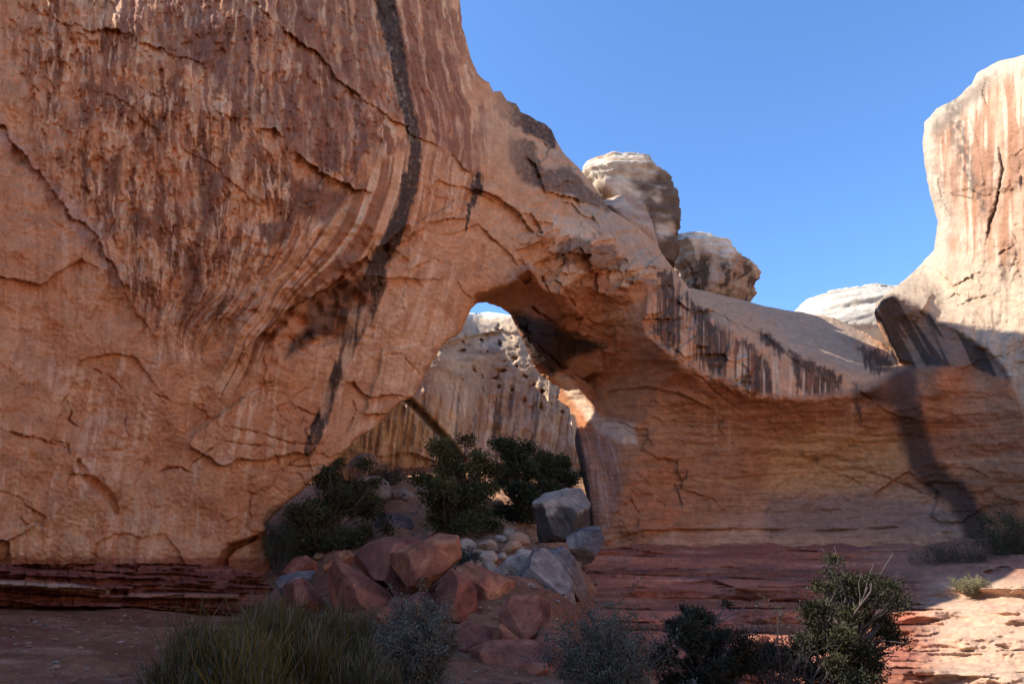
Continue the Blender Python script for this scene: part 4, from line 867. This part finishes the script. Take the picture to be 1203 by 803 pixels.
# loose stones on the slope under the arch
rng = np.random.RandomState(3)
v4, f4 = ico(3); protos = []
for k in range(4):
    P = v4 * np.array([1, .8, .55])
    for j in range(7):
        nrm = rng.normal(size=3); nrm /= np.linalg.norm(nrm); h = (P @ nrm).max() * rng.uniform(.6, .85); P -= np.maximum(0, P @ nrm - h)[:, None] * nrm
    P += .05 * fbm(P[:, 0] * 2 + k, P[:, 1] * 2, P[:, 2] * 2, o=3)[:, None] * P
    W = P
    protos.append((P, mix((0.38, 0.22, 0.13), (0.42, 0.32, 0.24), np.full(len(P), k / 3.0)) * (1 + .3 * fbm(P[:, 0] * 3, P[:, 1] * 3, P[:, 2] * 3, o=3))[:, None]))
meshes = []
def stone(k, loc, s, rz):
    if k >= len(meshes) or meshes[k] is None:
        o = make_mesh('stone', protos[k][0], None, M_BOULDER, None, protos[k][1], True, tris=f4); meshes.append(o.data)
    else:
        o = bpy.data.objects.new('stone', meshes[k]); COL.objects.link(o)
    o.location = loc; o.scale = (s, s, s); o.rotation_euler = (rng.uniform(-.3, .3), rng.uniform(-.3, .3), rz)
    tag(o, 'loose angular stone among the rubble on the slope under the arch', 'stone', 'loose stones on the slope'); return o
spots = [(560,648,33),(575,640,35),(548,660,31),(590,632,37),(600,645,34),(612,640,34),(570,655,31),(545,640,36),(585,620,40),(556,668,29),(600,625,39),(530,655,33),(505,632,39),(480,600,46),(470,592,47),(500,590,48),(515,610,45),(585,596,47),(612,600,46),(620,570,52),(600,560,54),(560,610,43),(460,565,52),(495,570,52),(395,600,44),(375,640,36),(640,645,33),(650,640,34),(610,630,36),(575,668,29),(590,648,32),(620,648,33)]
for i, (a, b, Y) in enumerate(spots):
    p = drop(a, b, Y); s = rng.uniform(.28, .75); stone(i % 4, (p[0], p[1], p[2] + s * .2), s, rng.uniform(0, 6.3))

# gravel and chips lying on the soil
gv = []; gf = []; gcn = []; v2, f2 = ico(1); nn_ = 0
for i in range(2600):
    if i % 2: x_, y_ = rng.uniform(-14, 4), rng.uniform(9, 24)
    else: x_, y_ = rng.normal() * 3.5 - .5, rng.uniform(15, 44)
    if y_ > 18 and x_ > .05 * y_ + 3.0: continue
    s_ = .02 + .07 * rng.uniform(0, 1) ** 3 + (.10 * rng.rand() ** 2 if y_ > 28 else 0)
    gv.append(v2 * (s_ * np.array([1, rng.uniform(.6, 1), rng.uniform(.35, .7)])) * rng.uniform(.75, 1.2, (len(v2), 1)) + np.array([x_, y_, float(ground_z(x_, y_)) + .06])); gf.append(f2 + nn_); nn_ += len(v2)
    gcn.append(np.tile(np.array([[0.20, 0.085, 0.06], [0.30, 0.17, 0.11], [0.25, 0.19, 0.15]][rng.randint(3)]) * rng.uniform(.7, 1.3), (len(v2), 1)))
tag(make_mesh('gravel', np.concatenate(gv), None, M_BOULDER, None, np.concatenate(gcn), False, tris=np.concatenate(gf)), kind='stuff')

# ------------------------------------------------------------------ plants
def tube(path, radii, n=6):
    path = np.asarray(path, float); k = len(path); T = np.gradient(path, axis=0); T /= np.linalg.norm(T, axis=1)[:, None] + 1e-9
    up = np.array([0.3, 0.2, 1.0]); A = np.cross(T, up); A /= np.linalg.norm(A, axis=1)[:, None] + 1e-9; Bv = np.cross(T, A)
    a = np.linspace(0, 2 * math.pi, n, endpoint=False)
    V = path[:, None] + (A[:, None] * np.cos(a)[None, :, None] + Bv[:, None] * np.sin(a)[None, :, None]) * np.asarray(radii)[:, None, None]
    i = np.arange(k - 1)[:, None] * n; j = np.arange(n)[None]; j2 = (j + 1) % n
    Q = np.stack([i + j, i + j2, i + n + j2, i + n + j], -1).reshape(-1, 4)
    return V.reshape(-1, 3), Q
class Tubes:
    def __init__(s): s.v = []; s.q = []; s.n = 0
    def add(s, path, radii, n=6):
        v, q = tube(path, radii, n); s.v.append(v); s.q.append(q + s.n); s.n += len(v)
    def build(s, name, mat, parent, col):
        v = np.concatenate(s.v); c = np.asarray(col) * (1 + .3 * fbm(v[:, 0] * 6, v[:, 1] * 6, v[:, 2] * 2, o=3))[:, None]
        return make_mesh(name, v, np.concatenate(s.q), mat, parent, c)
def wander(a, b, rng, n=7, amp=0.12):
    a = np.asarray(a, float); b = np.asarray(b, float); t = np.linspace(0, 1, n)[:, None]; L = np.linalg.norm(b - a)
    w = np.cumsum(rng.normal(size=(n, 3)), 0) * amp * L / math.sqrt(n); w = w - w[:1] - (w[-1:] - w[:1]) * t
    return a + (b - a) * t + w
def leaves(centers, normals, size, rng, aspect=2.0):
    n = len(centers); d = normals + rng.normal(size=(n, 3)) * .6; d /= np.linalg.norm(d, axis=1)[:, None] + 1e-9
    a = np.cross(d, rng.normal(size=(n, 3))); a /= np.linalg.norm(a, axis=1)[:, None] + 1e-9
    s = size * rng.uniform(.6, 1.3, n)[:, None]
    l = d * s; w = a * s / aspect
    V = np.stack([centers - w * .5, centers + l * .5 - w * .6, centers + l, centers + l * .5 + w * .6], 1).reshape(-1, 3)
    Q = np.arange(n * 4).reshape(n, 4); return V, Q
def juniper(name, label, base, H, W, seed, nclump=46, leafn=260, leaf=.085, col=(0.044, 0.048, 0.019), lean=(0, 0), low=0.12, group=None, crown_shape=1.0):
    rng = np.random.RandomState(seed); root = empty(name, tuple(base)); tag(root, label, 'tree', group)
    T = Tubes(); top = np.array([lean[0], lean[1], H * .72]); trunk = wander((0, 0, -.3), top, rng, 9, .16); r0 = .035 * H + .03
    T.add(trunk, np.linspace(r0, r0 * .3, 9), 8)
    cs = []; nl = max(7, nclump // 6)
    for i in range(nl):
        z = low + (1 - low) * (i + rng.uniform(0, 1)) / nl; wz = W * .5 * (math.sin(math.pi * min(1, (z * .80 + .18))) ** .7 * .9 + .12) * crown_shape
        a = i * 2.4 + rng.uniform(-.5, .5); rr = wz * rng.uniform(.55, 1.12)
        e = np.array([rr * math.cos(a) + lean[0] * z, rr * math.sin(a) * .9 + lean[1] * z, min(1.0, z + rng.uniform(0, .1)) * H * .95])
        st = trunk[int(np.clip(z * 7, 1, 7))]; limb = wander(st, e, rng, 7, .13); T.add(limb, np.linspace(r0 * .4, .012, 7), 5)
        m_ = nclump // nl
        for j in range(m_):
            f = rng.uniform(.35, 1.0); k = min(5, int(f * 6)); q = limb[k] + (limb[k + 1] - limb[k]) * (f * 6 - k)
            cs.append(q + rng.normal(size=3) * np.array([.10, .10, .07]) * W)
        if rng.rand() < .35:
            T.add(wander(e, e + np.array([math.cos(a), math.sin(a), .4]) * .12 * W, rng, 4, .2), [.012, .009, .006, .003], 4)
    cs = np.array(cs)
    LV = []; LN = []; LC = []
    for c in cs:
        k = int(np.clip((c[2] / H * .7) * 8, 1, 7)); st = trunk[k]
        br = wander(st, c, rng, 6, .12); T.add(br, np.linspace(r0 * .32, .012, 6), 5)
        for j in range(3):
            e = c + rng.normal(size=3) * .16 * W * .5; T.add(wander(br[3], e, rng, 4, .1), np.linspace(r0 * .12, .008, 4), 4)
        big = rng.uniform(0, 1) ** 1.6; rad = np.array([1, 1, .62]) * (.055 + .12 * big) * (W + H) * .5
        n = int(leafn * (.18 + 1.2 * big)); d = rng.normal(size=(n, 3)); d /= np.linalg.norm(d, axis=1)[:, None]
        rr = rng.uniform(.1, 1.15, n)[:, None] ** .8
        lump = 1 + .9 * fbm(d[:, 0] * 2.2 + c[0] * 3, d[:, 1] * 2.2 + c[1], d[:, 2] * 2.2, o=2)[:, None]
        LV.append(c + d * rr * rad * lump + rng.normal(size=(n, 3)) * .012 * W); LN.append(d + np.array([0, 0, .5])); LC.append(np.asarray(col) * rng.uniform(.75, 1.35) * (1 + rng.normal(size=(n, 1)) * .22) * np.array([1 + rng.uniform(-.1, .25), 1, 1]))
    V, Q = leaves(np.concatenate(LV), np.concatenate(LN), leaf, rng)
    T.build('trunk', M_BARK, root, (0.11, 0.085, 0.07))
    make_mesh('crown', V, Q, M_LEAF, root, np.repeat(np.clip(np.concatenate(LC), .006, .3), 4, 0), smooth=False)
    return root
def shrub(name, label, base, H, W, seed, nst=60, col=(0.13, 0.135, 0.10), leaf=.035, lpn=70, bare=0.25, cat='shrub', group=None, stemcol=(0.13, 0.105, 0.085), D=None):
    rng = np.random.RandomState(seed); root = empty(name, tuple(base)); tag(root, label, cat, group); T = Tubes(); LV = []; LN = []; LC = []
    D = D or W
    for i in range(nst):
        a = rng.uniform(0, 6.283); rr = math.sqrt(rng.uniform(0, 1)); h = H * (1 - .45 * rr ** 2) * rng.uniform(.55, 1.03)
        e = np.array([math.cos(a) * rr * W * .5, math.sin(a) * rr * D * .5, h]); b0 = np.array([e[0] * .2, e[1] * .2, -.05])
        p = wander(b0, e, rng, 6, .10); T.add(p, np.linspace(.014, .004, 6), 4)
        for j in range(4):
            q = p[rng.randint(2, 6)]; tw = q + np.array([rng.normal() * .14, rng.normal() * .14, abs(rng.normal()) * .16]) * (H + W) * .5; T.add(wander(q, tw, rng, 4, .1), [.006, .005, .004, .003], 3)
            if rng.rand() > bare:
                n = lpn; t = rng.uniform(0, 1, n)[:, None]; LV.append(q + (tw - q) * t + rng.normal(size=(n, 3)) * .035 * (H + W) * .5); LN.append(rng.normal(size=(n, 3)) + np.array([0, 0, .7])); LC.append(np.asarray(col) * rng.uniform(.7, 1.4) * (1 + rng.normal(size=(n, 1)) * .2))
    T.build('stems', M_BARK, root, stemcol)
    if LV:
        V, Q = leaves(np.concatenate(LV), np.concatenate(LN), leaf, rng, 1.8)
        make_mesh('foliage', V, Q, M_LEAF, root, np.repeat(np.clip(np.concatenate(LC), .006, .5), 4, 0), smooth=False)
    return root
def broom(name, label, base, H, W, seed, n=2600, D=None, col=(0.080, 0.062, 0.014), group=None):
    """clump of thin upright jointed green stems"""
    rng = np.random.RandomState(seed); D = D or W; V = []; Q = []; C = []; k = 5; nn = 0
    nt_ = 30; tc_ = []
    for i in range(nt_):
        a = rng.uniform(0, 6.283); rr = math.sqrt(rng.uniform(0, 1)); tc_.append((math.cos(a) * rr * W * .46, math.sin(a) * rr * D * .46, H * (1 - .42 * rr ** 2) * rng.uniform(.42, 1.0), rng.uniform(.6, 1.3)))
    for i in range(n):
        bx, by, th, tone = tc_[rng.randint(nt_)]
        an = rng.uniform(0, 6.283); sp_ = abs(rng.normal()) * .42
        sp_ *= .75; z0 = th * rng.uniform(0, .62); L_ = min(th * 1.12 - z0, rng.uniform(.25, .75))
        b = np.array([bx + rng.normal() * .07 + math.cos(an) * z0 * sp_ * .5, by + rng.normal() * .07 + math.sin(an) * z0 * sp_ * .5, z0])
        tip = b + np.array([math.cos(an) * sp_ * L_, math.sin(an) * sp_ * L_, L_]) + rng.normal(size=3) * .025
        t = np.linspace(0, 1, k)[:, None]; bow = np.array([math.cos(an), math.sin(an), 0]) * .07 * rng.normal() + rng.normal(size=3) * .015
        p = b + (tip - b) * t + bow * np.sin(math.pi * t); side = np.cross(tip - b, rng.normal(size=3)); side /= np.linalg.norm(side) + 1e-9
        w = np.linspace(.0055, .0022, k)[:, None] * rng.uniform(.7, 1.4)
        V.append(np.stack([p - side * w, p + side * w], 1).reshape(-1, 3))
        Q.append(np.arange(k - 1)[:, None] * 2 + np.array([0, 1, 3, 2]) + nn); nn += 2 * k
        dry = rng.rand() < .30 - .3 * z0 / H; cc = np.array([0.14, 0.115, 0.075]) if dry else np.asarray(col) * tone * rng.uniform(.5, 1.45) * np.array([1 + rng.uniform(-.1, .25), 1, 1])
        C.append(np.repeat(cc[None] * (.8 + .3 * t), 2, 0))
    o = make_mesh(name, np.concatenate(V), np.concatenate(Q), M_LEAF, None, np.clip(np.concatenate(C), .006, .4), smooth=False); o.location = tuple(base)
    tag(o, label, 'shrub', group); return o

tg = 'junipers growing under the arch'
juniper('juniper_tree', 'dark juniper left of the opening, beside the foot of the orange wall', drop(385, 650, 36.5), 5.0, 5.6, 11, 60, 620, .15, lean=(.3, 0), low=.1, group=tg)
juniper('juniper_tree', 'bushy olive juniper in the middle of the opening with bare dead twigs', drop(538, 640, 39), 5.3, 5.0, 12, 64, 620, .15, (0.054, 0.056, 0.018), group=tg)
juniper('juniper_tree', 'tall dark juniper behind the middle one, before the pitted cliff', drop(604, 612, 44), 5.2, 3.8, 13, 58, 620, .15, (0.036, 0.050, 0.024), low=.05, group=tg)
juniper('juniper_tree', 'dark juniper crowding the right jamb above the pale-topped boulder', drop(652, 588, 49), 4.4, 5.2, 14, 58, 620, .16, (0.040, 0.054, 0.024), low=.05, group=tg)
shrub('desert_shrub', 'dark brushy shrub at the very foot of the orange wall edge', drop(330, 690, 35), 3.0, 2.2, 15, 70, (0.05, 0.058, 0.03), .06, 60, .2)
shrub('desert_shrub', 'pale green flowering shrub behind the rock pile', drop(458, 645, 31), 1.3, 1.6, 16, 50, (0.30, 0.33, 0.20), .06, 40, .1)
shrub('desert_shrub', 'grey twiggy shrub right of the pale flowering one', drop(500, 645, 32), 1.3, 2.2, 17, 60, (0.10, 0.10, 0.09), .05, 40, .3)
shrub('desert_shrub', 'grey bush above the pale rounded boulder', drop(460, 572, 50), 1.5, 2.2, 18, 50, (0.11, 0.115, 0.10), .07, 30, .3)
shrub('desert_shrub', 'small dark bush on the rubble right of the orange block', drop(548, 672, 29), .9, 1.1, 19, 40, (0.06, 0.065, 0.045), .05, 40, .2)
# right side
shrub('desert_shrub', 'dark shrub in the shade at the right edge below the alcove', at(1192, 668, 40), 3.6, 3.2, 20, 70, (0.042, 0.050, 0.026), .08, 50, .2)
shrub('desert_shrub', 'low dark brush at the foot of the dark wash', at(1128, 672, 40), 1.6, 4.6, 21, 80, (0.065, 0.062, 0.035), .06, 40, .4)
shrub('desert_shrub', 'sunlit yellow-green bush at the top of the bright ledge', at(1142, 697, 31), .6, 1.5, 22, 60, (0.20, 0.175, 0.085), .045, 40, .1)
# foreground
broom('broom_shrub', 'large clump of upright green stems in the left foreground', (*at(285, 800, 9.5)[:2], 0.0), 1.66, 2.45, 31, 14000, 1.7)
broom('broom_shrub', 'smaller green-stemmed clump behind the large one', (*at(325, 760, 14)[:2], 0.05), 1.75, 1.7, 32, 6000, 1.4, (0.070, 0.056, 0.012))
broom('broom_shrub', 'low green-stemmed clump in front of the leaning red slab', (*at(392, 770, 14)[:2], 0.05), 1.5, 1.7, 33, 6000, 1.3, (0.070, 0.056, 0.012))
broom('broom_shrub', 'low yellowish clump at the bottom between the large clump and the silvery shrub', (*at(400, 803, 10)[:2], 0.0), .95, 1.6, 34, 5000, 1.0, (0.06, 0.056, 0.02))
shrub('desert_shrub', 'silvery leaved shrub in front of the rock pile', (*at(487, 800, 11.5)[:2], -.02), 1.5, 1.25, 35, 90, (0.112, 0.106, 0.074), .034, 70, .08)
shrub('desert_shrub', 'grey leaved shrub with bare twigs in front of the stepped ledges', (*at(712, 803, 11.5)[:2], -.1), 1.45, 1.7, 36, 110, (0.092, 0.088, 0.062), .034, 60, .2)
juniper('juniper_tree', 'foreground juniper with round crown on a crooked trunk at the right', (*at(992, 790, 15)[:2], -.35), 2.45, 2.2, 37, 64, 760, .055, (0.030, 0.031, 0.012), lean=(.45, 0), low=.3)
juniper('juniper_tree', 'low spreading juniper left of the foreground juniper trunk', (*at(950, 800, 14.6)[:2], -.4), 1.15, 2.3, 38, 44, 640, .055, (0.030, 0.031, 0.013), low=.15)
juniper('juniper_tree', 'dark bushy juniper at the bottom right of the grey leaved shrub', (*at(835, 803, 14)[:2], -.4), 1.75, 1.9, 39, 60, 700, .055, (0.024, 0.025, 0.012), low=.1)
shrub('desert_shrub', 'bare twiggy shrub between the two dark foreground junipers', (*at(912, 803, 14.2)[:2], -.4), 1.75, 1.5, 40, 34, (0.06, 0.06, 0.035), .035, 30, .72, stemcol=(0.075, 0.055, 0.05))
shrub('desert_shrub', 'small pale grey shrub at the bottom edge left of the bushy juniper', (*at(812, 803, 11.5)[:2], -.2), .42, .7, 41, 50, (0.12, 0.12, 0.115), .025, 30, .2)
